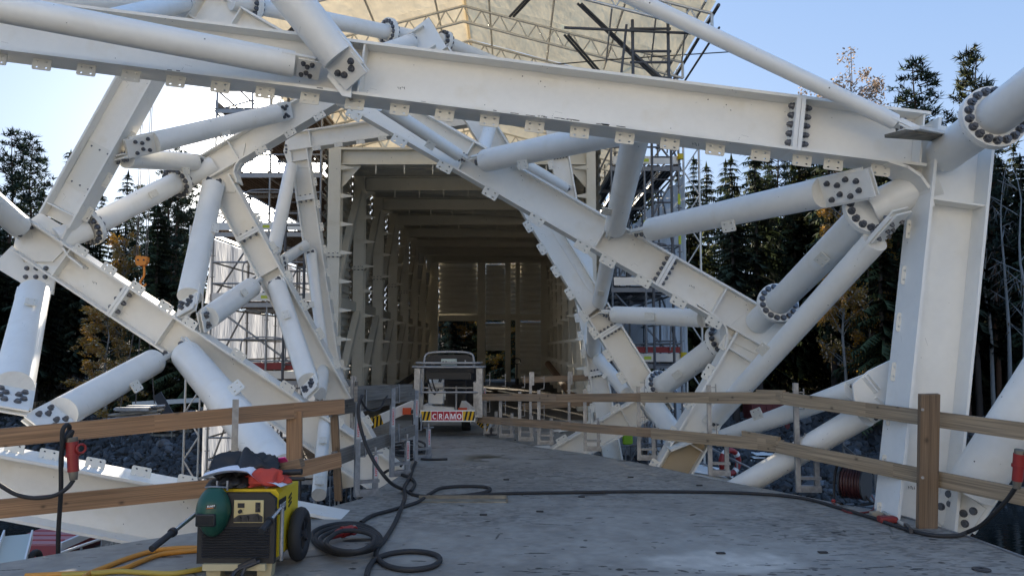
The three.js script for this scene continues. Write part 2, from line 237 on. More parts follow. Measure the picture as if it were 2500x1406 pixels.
function splice(b, s, rb, n = 5, rows = [-1, 1]) {             // bolted end plates across the beam
  const c = lerp(b.A, b.B, s), h = b.depth / 2 + .003;
  for (const k of [-1, 1]) part(b.m, 'end_plate', bar(c.clone().addScaledVector(b.u, k * .0225).addScaledVector(b.v, -h), c.clone().addScaledVector(b.u, k * .0225).addScaledVector(b.v, h), b.fw + .006, .04, NZ), M.paintB);
  for (const k of [-1, 1]) for (let i = 0; i < n; i++) { const f = (i + .5) / n * 2 - 1; bolt(b.m, c.clone().addScaledVector(b.u, k * .043).addScaledVector(b.v, f * (b.depth / 2 - b.tf) * .95).addScaledVector(NZ, b.fw * .3), b.u.clone().multiplyScalar(k), rb); }
}
function brackets(b, side, s0, s1, n, size, dz = .0) { for (let i = 0; i < n; i++) { const s = s0 + (s1 - s0) * (n > 1 ? i / (n - 1) : 0), c = lerp(b.A, b.B, s).addScaledVector(b.v, side * (b.depth / 2 - .02)).addScaledVector(NZ, b.fw / 2 + .006 + dz); bracket(b.m, c, b.u, b.v.clone().multiplyScalar(side), size); } }
// polygon plate in the plane of a frame, at z + dz
function plate(p, name, pts, d, dz, th, mat) { const w = pts.map(([x, y]) => at(x, y, d)); const s = new THREE.Shape(w.map((q) => new THREE.Vector2(q.x, q.y))); const g = flatUV(new THREE.ExtrudeGeometry(s, { depth: th, bevelEnabled: false }).translate(0, 0, -d + dz)); return part(p, name, g, mat); }
// curved inner flange at a knee: a strip swept through pixels, as wide as the flanges
function strip(p, name, pts, d, fw, th, mat) { const w = pts.map(([x, y]) => at(x, y, d)), g = []; for (let i = 0; i + 1 < w.length; i++) { const u = w[i + 1].clone().sub(w[i]).normalize().multiplyScalar(.004); g.push(bar(w[i].clone().sub(u), w[i + 1].clone().add(u), th, fw, NZ.clone().cross(u))); } return part(p, name, g, mat); }
const px2m = (px, d) => px * d / FPX;
const ringGroup = 'twisting ring frames of the bridge';

// frame 1: nearest, tilted a few degrees
{
  const d = 7.5, D = .53, fw = .40, P = (x, y) => at(x, y, d);
  const t = thing('steel_ring_frame', 'nearest and largest white steel frame, its top beam crossing the whole picture', 'steel frame', P(2240, 1400), ringGroup);
  const top1 = ibeam(t, 'top_beam', P(-420, 17), P(1938, 314), D, fw, M.paint), top2 = ibeam(t, 'top_beam', P(1946, 315), P(2243, 352), D, fw, M.paint);
  const colm = ibeam(t, 'column', P(2332, 312), P(2196, 1640), D + .02, fw + .06, M.paintB), bot = ibeam(t, 'bottom_beam', P(-420, 1096), P(842, 1334), .57, fw, M.paint);
  splice(top1, .9985, .034); for (let i = 0; i < 5; i++) bolt(top2.m, lerp(top2.A, top2.B, .035).addScaledVector(top2.v, ((i + .5) / 5 * 2 - 1) * .22).addScaledVector(NZ, fw * .3), top2.u, .03);
  stiffener(top1, .542); stiffener(top1, .5585);
  stiffener(top2, .955); stiffener(colm, .15);
  const start = -40, n = 19; for (let i = 0; i < n; i++) { const x = 18 + i * 108.5; if (x > 1930) break; const s = (x + 420) / 2358, c = lerp(top1.A, top1.B, s).addScaledVector(top1.v, -(D / 2 - .004)).addScaledVector(NZ, .05); bracket(top1.m, c, top1.u, top1.v.clone().negate(), .185); }
  for (const x of [1962, 2038, 2152]) { const s = (x - 1946) / 297, c = lerp(top2.A, top2.B, s).addScaledVector(top2.v, -(D / 2 - .004)).addScaledVector(NZ, .05); bracket(top2.m, c, top2.u, top2.v.clone().negate(), .185); }
  for (const y of [577, 694, 812, 936, 1046, 1164, 1280]) { const s = (y - 312) / 1328, c = lerp(colm.A, colm.B, s), inw = colm.v.x < 0 ? colm.v : colm.v.clone().negate(); bracket(colm.m, c.addScaledVector(inw, colm.depth / 2 - .07).addScaledVector(NZ, -.1), colm.u, inw, .18); }
  for (const x of [-68, 20, 105, 218, 330, 443]) { const s = (x + 420) / 1262, c = lerp(bot.A, bot.B, s).addScaledVector(bot.v, bot.depth / 2 - .02).addScaledVector(NZ, .02); bracket(bot.m, c, bot.u, bot.v, .185); }
  strip(t, 'knee_flange', [[2150, 405], [2192, 418], [2225, 440], [2246, 470], [2254, 512]], d, fw - .006, .028, M.paint); plate(t, 'knee_web', [[2150, 400], [2200, 412], [2240, 440], [2256, 515], [2262, 400]], d, -.014, .028, M.paint);
  for (const k of [0, 1]) part(t, 'node_shelf', bar(at(2186 + k * 34, 326 - k * 10, 6.9), at(2318, 336, 7.32), .03, .2, UPV0), k ? M.paintB : M.dirty);
  plate(t, 'gusset', [[2188, 872], [2186, 1010], [2120, 1012], [2086, 985], [2080, 938], [2120, 905]], 7.98, 0, .03, M.paintB);
  // node on the top beam where the two tubes land
  plate(t, 'node_plate', [[820, 100], [846, 96], [860, 150], [858, 240], [836, 236], [800, 190], [812, 150]], d - .22, 0, .03, M.paintB);
  part(t, 'node_fin', bar(at(790, 138, 7.25), at(856, 242, 7.46), .24, .03, NZ), M.dirty);
  for (const [x, y] of [[846, 118], [855, 128], [843, 146], [852, 155], [838, 172], [848, 178], [826, 160], [834, 186], [846, 196]]) bolt(t, at(x, y, 7.25), NZ, .036);
}
// frame 2
const R2 = {};
{
  const d = 11, D = .49, fw = .34, P = (x, y) => at(x, y, d), sl = .665;
  const t = thing('steel_ring_frame', 'second white steel frame, corner at far left and long beam falling to the right', 'steel frame', P(1440, 1493), ringGroup);
  const left = ibeam(t, 'side_beam', P(474, -43), P(146, 543), D, fw, M.paint), low = ibeam(t, 'lower_beam', P(66, 580), P(1480, 1520), D, fw, M.paint);
  const top = ibeam(t, 'top_beam', P(494, 15), P(1900, 823), D, fw, M.paint), right = ibeam(t, 'side_beam', P(1826, 832), P(1470, 1440), D - .02, fw, M.paint);
  Object.assign(R2, { t, left, low, top, right });
  splice(top, (1628 - 494) / 1406, .033); splice(low, (308 - 66) / 1414, .035, 3);
  stiffener(top, (1755 - 494) / 1406); stiffener(top, .06); stiffener(low, (420 - 66) / 1414); stiffener(low, (165 - 66) / 1414); stiffener(right, .06); stiffener(right, .415); stiffener(left, .955); stiffener(top, (1478 - 494) / 1406); stiffener(top, (1150 - 494) / 1406);
  part(left.m, 'splice_plate', bar(lerp(left.A, left.B, .69).addScaledVector(NZ, .02), lerp(left.A, left.B, .865).addScaledVector(NZ, .02), D - .07, .018, left.v), M.bracket);
  for (const s of [.705, .85]) for (const k of [-1, 0, 1]) bolt(left.m, lerp(left.A, left.B, s).addScaledVector(left.v, k * .13).addScaledVector(NZ, .028), NZ, .014, true);
  brackets(top, -1, (905 - 494) / 1406, (1455 - 494) / 1406, 6, .225); brackets(top, -1, (1515 - 494) / 1406, (1765 - 494) / 1406, 4, .225);
  brackets(low, 1, (185 - 66) / 1414, (395 - 66) / 1414, 4, .21, -.02); brackets(low, 1, (455 - 66) / 1414, (930 - 66) / 1414, 5, .21, -.02);
  for (const s of [.62, .79, .93]) { const inw = left.v.x > 0 ? left.v : left.v.clone().negate(); bracket(left.m, lerp(left.A, left.B, s).addScaledVector(inw, D / 2 - .05).addScaledVector(NZ, -.02), left.u, inw, .22); }
  for (const s of [.05, .17, .29, .42, .55]) { const inw = right.v.x < 0 ? right.v : right.v.clone().negate(); bracket(right.m, lerp(right.A, right.B, s).addScaledVector(inw, D / 2 - .04).addScaledVector(NZ, .12), right.u, inw, .22); }
  strip(t, 'knee_flange', [[205, 520], [178, 560], [164, 590], [166, 606], [180, 628], [215, 655]], d, fw - .008, .026, M.paint); strip(t, 'knee_flange', [[1700, 745], [1750, 778], [1766, 800], [1770, 820], [1764, 850]], d, fw - .008, .026, M.paint);
  plate(t, 'corner_plate', [[44, 560], [100, 520], [165, 560], [160, 610], [130, 640], [40, 640], [36, 600]], d, .014, .024, M.paint); plate(t, 'corner_plate', [[30, 600], [60, 640], [140, 650], [130, 720], [50, 690], [0, 660], [0, 630]], d - .06, 0, .026, M.paintB);
  for (const [x, y] of [[65, 655], [88, 655], [112, 655], [62, 676], [87, 676], [110, 676]]) bolt(t, at(x, y, 10.92), NZ, .034);
  plate(t, 'corner_plate', [[1772, 800], [1850, 745], [1900, 790], [1852, 868], [1782, 832]], d, .014, .022, M.paint);
  // rust-toned lower web below the joint near the deck
  plate(t, 'primer_plate', [[1652, 1082], [1736, 1062], [1700, 1130], [1640, 1210], [1590, 1180]], d, .02, .018, std([.50, .40, .27], .7)); part(t, 'joint_plate', bar(at(1632, 1096, 10.8), at(1745, 1052, 10.8), .36, .03, NZ), M.paint);
  // corner gusset at the upper left of this frame
  plate(t, 'gusset', [[470, 70], [537, -6], [560, 0], [700, 84], [640, 100]], d, .014, .02, M.paint);
}
// frame 3
const R3 = {};
{
  const d = 13, D = .42, fw = .30, P = (x, y) => at(x, y, d);
  const t = thing('steel_ring_frame', 'third white steel frame, standing on its narrow corner with apex above the beam', 'steel frame', P(1180, 1420), ringGroup);
  const tl = ibeam(t, 'upper_beam', P(482, 425), P(1050, 92), D, fw, M.paint), leg = ibeam(t, 'left_leg', P(538, 442), P(1060, 1399), D - .01, fw, M.paint);
  const r = ibeam(t, 'right_leg', P(1068, 130), P(1616, 1013), D, fw, M.paint), br = ibeam(t, 'lower_beam', P(1566, 999), P(1080, 1284), D - .02, fw, M.paint);
  Object.assign(R3, { t, tl, leg, r, br });
  splice(leg, (560 - 442) / 957 + .02, .026, 3); splice(r, (812 - 130) / 883, .026, 5); stiffener(leg, (672 - 442) / 957); stiffener(tl, .16); stiffener(r, .93); stiffener(r, (770 - 130) / 883); stiffener(br, .08);
  brackets(tl, -1, .25, .62, 4, .2); brackets(leg, 1, .12, .64, 8, .19, -.1);
  brackets(r, -1, (545 - 130) / 883, (760 - 130) / 883, 5, .2); brackets(r, -1, (800 - 130) / 883, (905 - 130) / 883, 3, .2); brackets(br, -1, .1, .5, 4, .19);
  strip(t, 'knee_flange', [[612, 382], [590, 394], [580, 408], [576, 424], [584, 448]], d, fw - .01, .024, M.paint);
  plate(t, 'corner_plate', [[480, 395], [600, 350], [590, 400], [578, 425], [575, 470], [515, 470], [470, 440]], d, .012, .02, M.paint);
  plate(t, 'apex_plate', [[945, 122], [1047, 44], [1106, 142], [1060, 160], [1000, 150]], d, .013, .024, M.paintB); part(t, 'apex_stiffener', bar(at(1096, 118, 13), at(1062, 140, 13), .3, .02, NZ), M.paint);
  // wide tapering web above the lower splice of the right leg
  plate(t, 'web_extension', [[1330, 520], [1446, 632], [1449, 690], [1447, 715], [1474, 745], [1430, 700], [1350, 570]], d, .012, .016, M.paintB);
  part(t, 'joint_plate', bar(at(1437, 772, 13), at(1482, 735, 13), .3, .025, NZ), M.dirty);
}
// frame 4
const R4 = {};
{
  const d = 15, D = .36, fw = .26, P = (x, y) => at(x, y, d);
  const t = thing('steel_ring_frame', 'fourth white steel frame, almost upright just before the hall entrance', 'steel frame', P(840, 1180), ringGroup);
  const tl = ibeam(t, 'top_beam', P(706, 349), P(1370, 252), D, fw, M.paint), leg = ibeam(t, 'left_leg', P(731, 370), P(853, 1190), D - .01, fw, M.paint), r = ibeam(t, 'right_leg', P(1349, 279), P(1508, 1190), D, fw, M.paint), b = ibeam(t, 'bottom_beam', P(1466, 1058), P(880, 1144), D - .01, fw, M.paint);
  Object.assign(R4, { t, tl, leg, r, b });
  splice(leg, .145, .022, 3); splice(r, .70, .022, 5); splice(r, .115, .022, 5); stiffener(leg, .03); stiffener(r, .62); stiffener(tl, .08);
  brackets(tl, -1, .1, .42, 5, .16); brackets(leg, 1, .1, .85, 12, .16, -.08); brackets(r, -1, .14, .22, 2, .17); brackets(r, -1, .55, .88, 8, .17);
  plate(t, 'corner_plate', [[700, 330], [760, 320], [764, 366], [756, 410], [706, 410], [692, 370]], d, .012, .018, M.paint); for (const [x, y] of [[697, 355], [698, 364], [697, 372]]) bolt(t, at(x, y, 14.95), NZ, .024);
  plate(t, 'node_plate', [[1432, 770], [1470, 800], [1478, 850], [1440, 880], [1420, 850]], d, .012, .018, M.paintB);
}

// worn paint along the lower edge of the long beam and marker notes left by the fitters
{ const q = rnd(321), top = scene.children.find((o) => o.name === 'steel_ring_frame'), chip = std([.09, .085, .08], .8), A = at(-420, 17, 7.5), B = at(1938, 314, 7.5), u = B.clone().sub(A).normalize(), v = NZ.clone().cross(u);
  for (let i = 0; i < 34; i++) { const x = i < 22 ? 1270 + q() * 280 : 60 + q() * 1800, c = at(x, 0, 7.5); const s = (c.x - A.x) / (B.x - A.x), o = lerp(A, B, s).addScaledVector(v, -(.265 - .006 - q() * .016)).addScaledVector(NZ, .2005), l = .006 + q() * q() * .05; part(top, 'paint_chip', bar(o.clone().addScaledVector(u, -l), o.clone().addScaledVector(u, l), .002 + q() * .006, .0016, v), chip); }
  const note = (seed) => { const r = rnd(seed), c = document.createElement('canvas'); c.width = 128; c.height = 64; const x = c.getContext('2d'); x.clearRect(0, 0, 128, 64); x.strokeStyle = '#2a2a2c'; x.lineWidth = 5; x.lineCap = 'round'; for (let k = 0; k < 4; k++) { x.beginPath(); x.moveTo(14 + k * 28, 14 + r() * 20); for (let j = 0; j < 3; j++) x.lineTo(10 + k * 28 + r() * 24, 10 + r() * 44); x.stroke(); } const t = new THREE.CanvasTexture(c); t.colorSpace = THREE.SRGBColorSpace; return new THREE.MeshStandardMaterial({ map: t, alphaTest: .5, roughness: .8 }); };
  const N = [note(1), note(2), note(3)], pg = new THREE.PlaneGeometry(.09, .045); [[458, 190, 7.485], [1700, 352, 7.485], [1512, 318, 7.485], [980, 214, 7.485], [2228, 1190, 7.485]].forEach(([x, y, d], i) => piece(top, 'marker_note', pg, N[i % 3], at(x, y, d), new THREE.Quaternion().setFromAxisAngle(NZ, -.12))); [[520, 905, 10.985], [1500, 640, 10.985], [1690, 700, 10.985], [230, 690, 10.985]].forEach(([x, y, d], i) => piece(R2.t, 'marker_note', pg, N[i % 3], at(x, y, d), new THREE.Quaternion().setFromAxisAngle(NZ, -.5))); }
// ------------------------------------------------------------------ tubular struts between the frames
// end kinds: fork = slotted tube on a bolted splice plate, disc = bolted ring flange with a stub, bare = runs into its node
const tubeGroup = 'tubular struts between the frames';
function strut(label, a, b, r, o = {}) {
  const B = at(...b), A = at(...a); if (o.far) A.lerpVectors(B, A.clone(), o.far); const u = B.clone().sub(A).normalize(), t = thing('steel_tube_strut', label, 'strut', A.y < B.y ? A : B, tubeGroup);
  const seg = o.seg ?? 28, tube = part(t, 'tube', pipe(A, B, r, seg), M.paintB);
  const view = lerp(A, B, .5).sub(V3(0, EYE, 0)).normalize().negate(), facing = view.clone().addScaledVector(u, -view.dot(u)).normalize(), across = u.clone().cross(facing);
  [[A, -1, o.a ?? 'bare'], [B, 1, o.b ?? 'bare']].forEach(([E, k, kind]) => {
    const w = u.clone().multiplyScalar(k), [type, ang = 0, len = 2.2, nb = 3] = Array.isArray(kind) ? kind : [kind];
    if (type === 'fork') {
      const n = facing.clone().applyAxisAngle(u, ang), s = u.clone().cross(n), L = len * r, br = Math.min(.036, r * .19), th = .03;
      part(t, 'end_plate', bar(E.clone().addScaledVector(w, -r * 1.0), E.clone().addScaledVector(w, L), r * 2.06, th, s), M.paintB);
      for (const q of [-1, 1]) part(t, 'splice_plate', bar(E.clone().addScaledVector(w, r * .25).addScaledVector(n, q * (th / 2 + .011)), E.clone().addScaledVector(w, L + r * .5).addScaledVector(n, q * (th / 2 + .011)), r * 1.75, .018, s), k > 0 ? M.paintB : M.paint);
      for (let i = 0; i < nb; i++) for (const q of [-1, 1]) { const c = E.clone().addScaledVector(w, r * .55 + (L - r * .5) * (i + .3) / nb).addScaledVector(s, q * r * (i % 2 ? .3 : .55)); for (const z of [-1, 1]) bolt(t, c.clone().addScaledVector(n, z * (th / 2 + .021)), n.clone().multiplyScalar(z), br, o.heads); }
    } else if (type === 'disc') {
      const R = r * (o.disc ?? 1.62), n = Math.round(o.nb ?? 16), br = Math.min(.05, R * 2.55 / n / 1.05);
      for (const z of [0, 1]) part(t, 'flange', pipe(E.clone().addScaledVector(w, z * .038), E.clone().addScaledVector(w, z * .038 + .034), R, 36), M.paintB);
      const S = o.stub?.[k < 0 ? 0 : 1]; part(t, 'stub', pipe(E.clone().addScaledVector(w, .072), S ? at(...S) : E.clone().addScaledVector(w, .072 + len * r), r * 1.03, seg), M.paintB);
      const x = facing, y = u.clone().cross(x); for (let i = 0; i < n; i++) { const f = (i + .5) / n * 6.2832, c = E.clone().addScaledVector(x, Math.cos(f) * (R + r) * .505).addScaledVector(y, Math.sin(f) * (R + r) * .505); bolt(t, c, w.clone().negate(), br, o.heads); bolt(t, c.clone().addScaledVector(w, .072), w, br * .95); }
    }
  });
  for (const [s, roll, sz = .2] of o.tabs ?? []) { const c = lerp(A, B, s), k = Math.sign(Math.sin(roll)) || 1, inner = Math.abs(roll) < .45; // plate on a short web, standing over the edge of the tube or lying on its front
    const f = inner ? facing : facing.clone().multiplyScalar(.55), base = c.clone().addScaledVector(facing, inner ? r + .03 : r * .8).addScaledVector(across, inner ? -k * sz * .3 : k * r * .55); bracket(t, base, u, across.clone().multiplyScalar(k), sz * 1.1); part(t, 'bracket_web', bar(base.clone().addScaledVector(u, -sz * .3).addScaledVector(facing, -.024).addScaledVector(across, k * sz * .25), base.clone().addScaledVector(u, sz * .3).addScaledVector(facing, -.024).addScaledVector(across, k * sz * .25), .012, .034, across), M.bracket); }
  return t;
}
// around the nearest frame
strut('thick tube running along the top left edge in front of the long beam', [-420, -62, 5.9], [716, 157, 7.22], .122, { b: ['fork', .7, 1.5, 3] });
strut('dark tube dropping steeply from the top edge onto the long beam', [600, -145, 6.75], [826, 138, 7.1], .168, { far: 1.9, b: ['fork', .5, 1.1, 2] });
strut('thin tube falling across the blue sky to the right column head', [1350, -98, 7.0], [2186, 297, 7.14], .072, { far: 1.5, b: ['fork', 1.15, 2.6, 2] });
strut('flanged tube leaving the picture at the right column head', [2640, 128, 5.5], [2432, 283, 6.55], .17, { far: 3.2, b: ['disc', 0, 4.6], disc: 1.62, nb: 18 });
strut('broad tube at the right edge, bolted to the foot of the column', [2700, 700, 6.5], [2372, 1196, 7.3], .215, { far: 2.6, b: ['fork', .25, 1.5, 3], heads: true, seg: 36 });
strut('tube bolted below the right corner of the long beam, rising rightwards', [1592, 560, 10.5], [2010, 470, 7.9], .155, { a: ['fork', 1.35, 1.8, 3], b: ['fork', .15, 3.4, 4], tabs: [[.55, 1.9, .2]] });
strut('upper of two parallel tubes slanting down from the right column', [1902, 738, 10.35], [2122, 517, 7.85], .165, { a: ['disc', 0, 3.4], b: ['disc', 0, 1.0], stub: [[1850, 786, 10.96], [2285, 440, 7.56]], heads: true, tabs: [[.66, .2, .2]] });
strut('lower of two parallel tubes slanting down from the right column', [1752, 1015, 10.7], [2138, 588, 7.75], .125, { a: ['fork', .1, 1.4, 2], b: ['fork', 1.2, 3.0, 3], tabs: [[.44, -1.2, .17]] });
strut('shallow tube behind the right guardrail, bolted to the column', [1756, 1072, 10.8], [2084, 952, 8.2], .108, { b: ['fork', .35, 2.4, 3], tabs: [[.42, -1.3, .2]] });
strut('steeper tube behind the right guardrail going below the deck', [1790, 1200, 9.6], [2112, 1012, 8.15], .13, { b: ['fork', .5, 1.6, 3] });
// between frame 1 and 2, above and left
strut('tube emerging under the long beam towards the second frame', [1186, 392, 10.7], [1590, 306, 8.4], .155, { a: ['fork', .9, .9, 2], tabs: [[.3, .7, .18]] });
strut('thin tube dropping under the long beam onto the second frame', [930, 255, 9.4], [1118, 378, 10.7], .085, { b: ['fork', 1.2, 1.4, 3], tabs: [[.62, 1.2, .15]] });
strut('short tube standing on the middle joint of the second frame', [1174, 384, 11.1], [1204, 282, 12.6], .1, { a: ['fork', .8, .8, 2] });
strut('grey tube hanging from the long beam to the scaffold side joint', [1502, 556, 10.75], [1556, 316, 8.0], .148, { a: ['fork', .9, .9, 2], b: ['bare'], tabs: [[.28, -.6, .2]] });
strut('tube with bolted foot at the lower left, under the second frame', [372, 884, 10.55], [150, 1008, 8.4], .17, { a: ['fork', 1.35, 1.5, 3], b: ['fork', .35, 2.4, 3], tabs: [[.42, -.5, .2]] });
strut('near-vertical tube at the left edge with large bolts at its foot', [80, 716, 10.5], [30, 948, 8.2], .195, { a: ['fork', .1, .9, 2], b: ['fork', -.1, 2.0, 4], heads: true, tabs: [[.32, .2, .2]] });
strut('tube leaving the picture at the left edge above the frame corner', [-110, 420, 8.9], [42, 548, 10.7], .16, { far: 2, b: ['fork', .1, 1.5, 3], heads: true });
strut('wide tube sloping down behind the left guardrail posts', [455, 868, 10.65], [692, 1152, 8.0], .2, { a: ['fork', .8, .9, 3], tabs: [[.52, -.7, .24]] });
// between frame 2 and 3
strut('flanged tube between the left corners of frames two and three', [222, 552, 11.3], [428, 446, 12.7], .165, { a: ['disc', 0, 1.2], b: ['disc', 0, 2.6], stub: [[140, 585, 11.0], [520, 405, 13.0]], heads: true, nb: 15, tabs: [[.62, -.4, .16]] });
strut('tube climbing across the glare to the third frame', [376, 347, 11.25], [676, 276, 12.7], .15, { a: ['fork', .35, 2.4, 3], b: ['fork', .2, 1.3, 3], tabs: [[.5, 1.5, .14]] });
strut('level tube reaching the left corner of the third frame', [306, 386, 11.15], [470, 396, 12.7], .145, { a: ['fork', 1.3, .9, 2], b: ['fork', .5, .9, 3], tabs: [[.78, .9, .17]] });
strut('tall leaning tube from the third frame corner to the low joint', [518, 458, 12.8], [462, 724, 11.1], .17, { a: ['fork', .1, 1.0, 3], b: ['fork', .9, 1.5, 4], tabs: [[.45, -.8, .18]] });
strut('tube from the low joint up to the third frame leg', [506, 776, 11.1], [612, 702, 12.7], .16, { a: ['fork', .5, 1.0, 3], b: ['fork', 1.35, 1.2, 2], tabs: [[.6, .2, .17]] });
strut('tube running down beside the third frame leg', [676, 700, 12.75], [752, 930, 11.15], .148, { a: ['fork', .3, .9, 3], b: ['fork', .6, 1.3, 4], tabs: [[.42, .4, .18]] });
strut('horizontal tube between the right joints of frames two and three', [1502, 768, 12.7], [1716, 777, 11.4], .135, { a: ['fork', 1.2, 1.4, 3], b: ['fork', .5, 1.0, 2], tabs: [[.5, .4, .17]] });
strut('flanged tube at the right corner of the third frame', [1618, 942, 12.75], [1760, 838, 11.55], .172, { a: ['disc', 0, 1.4], b: ['disc', 0, 1.2], stub: [[1580, 970, 13.0], [1820, 800, 11.1]], heads: true, tabs: [[.4, -.4, .17]] });
strut('stubby tube falling from the third frame corner to the deck edge', [1598, 992, 12.8], [1672, 1100, 11.3], .16, { a: ['fork', .4, .7, 2] });
strut('short grey tube below the second frame near the right scaffold', [1487, 626, 11.3], [1464, 738, 12.8], .115, { b: ['fork', .9, .8, 3], tabs: [[.6, .2, .15]] });
strut('flanged tube on top joining the second frame to the apex', [625, 14, 11.1], [944, 78, 12.75], .125, { a: ['disc', 0, 2.5], b: ['disc', 0, 5.5], heads: true, disc: 1.9, nb: 16 });
strut('bluish tube at the top left behind the long beam', [250, 55, 8.6], [444, 6, 10.7], .13, { b: ['fork', .8, 1.2, 2] });
strut('flanged tube along the top left picture edge', [-60, -8, 8.4], [362, 4, 10.4], .16, { far: 1.5, b: ['disc', 0, 2.5], disc: 1.4 });
strut('short bolted tube behind the beam under the apex', [905, 140, 11.2], [1000, 105, 12.75], .14, { b: ['fork', .5, 1.0, 3] });
// between frame 3 and 4, and on to the hall
strut('slim tube between the left corners of frames three and four', [710, 408, 14.8], [668, 612, 13.3], .12, { b: ['fork', .6, .7, 2] });
strut('small tube bridging the left legs of frames three and four', [690, 636, 13.2], [744, 600, 14.7], .095, { a: ['fork', .4, .9, 2], b: ['fork', .4, .9, 2], tabs: [[.55, .3, .13]] });
strut('slim tube beside the fourth frame leg, left of the hall', [760, 625, 14.8], [788, 862, 13.4], .095, { a: ['fork', .3, .9, 3], b: ['fork', .3, .8, 2], tabs: [[.55, .6, .13]] });
strut('short stub tube low on the third frame leg', [789, 900, 13.1], [780, 960, 12.0], .1, { a: ['fork', .3, .6, 2] });
strut('white tube behind the timber posts near the left fence', [792, 1030, 11.0], [778, 1208, 9.3], .085, { a: ['fork', .4, .7, 2], tabs: [[.4, .3, .15], [.93, .2, .17]] });
strut('small tube between right legs of frames three and four', [1462, 878, 14.7], [1532, 962, 13.3], .12, { a: ['fork', .5, .8, 2], tabs: [[.5, .5, .13]] });
strut('grey stub tube dropping from the third frame to the fourth', [1452, 790, 13.1], [1450, 858, 14.8], .13, { b: ['fork', .4, .6, 2] });
strut('thin tube behind the second frame beam leading to the hall roof', [1262, 392, 13.4], [1376, 458, 14.8], .115, { b: ['fork', .6, .8, 3] });
strut('flanged tube descending right of the apex', [1089, 104, 13.2], [1330, 205, 14.9], .12, { a: ['disc', 0, .6], nb: 12, heads: true });
// ------------------------------------------------------------------ the clad hall at the end of the bridge
const HX0 = -3.72, HX1 = 1.62, HTOP = 5.86, HZ = [17, 19.8, 22.6, 25.4, 28.2, 31, 33.8, 36.6];
// trapezoid sheet: runs along "along", ribs repeat along "across", amplitude along "out"
function ribbed(o, along, across, out, L, W, pitch, amp) {
  const prof = [], n = Math.round(W / pitch); for (let i = 0; i < n; i++) prof.push([i * pitch, 0], [(i + .34) * pitch, 0], [(i + .46) * pitch, amp], [(i + .86) * pitch, amp]); prof.push([n * pitch, 0]);
  const pos = [], uv = [], th = .004; for (let i = 0; i + 1 < prof.length; i++) { const [a, ha] = prof[i], [b, hb] = prof[i + 1]; const q = (s, t, h) => o.clone().addScaledVector(along, s).addScaledVector(across, t).addScaledVector(out, h);
    const A = q(0, a, ha), B = q(L, a, ha), C = q(L, b, hb), D = q(0, b, hb); for (const [p, u, v] of [[A, 0, a], [B, L, a], [C, L, b], [A, 0, a], [C, L, b], [D, 0, b]]) { pos.push(p.x, p.y, p.z); uv.push(u, v); } }
  const g = new THREE.BufferGeometry(); g.setAttribute('position', new THREE.Float32BufferAttribute(pos, 3)); g.setAttribute('uv', new THREE.Float32BufferAttribute(uv, 2)); g.computeVertexNormals(); return g;
}
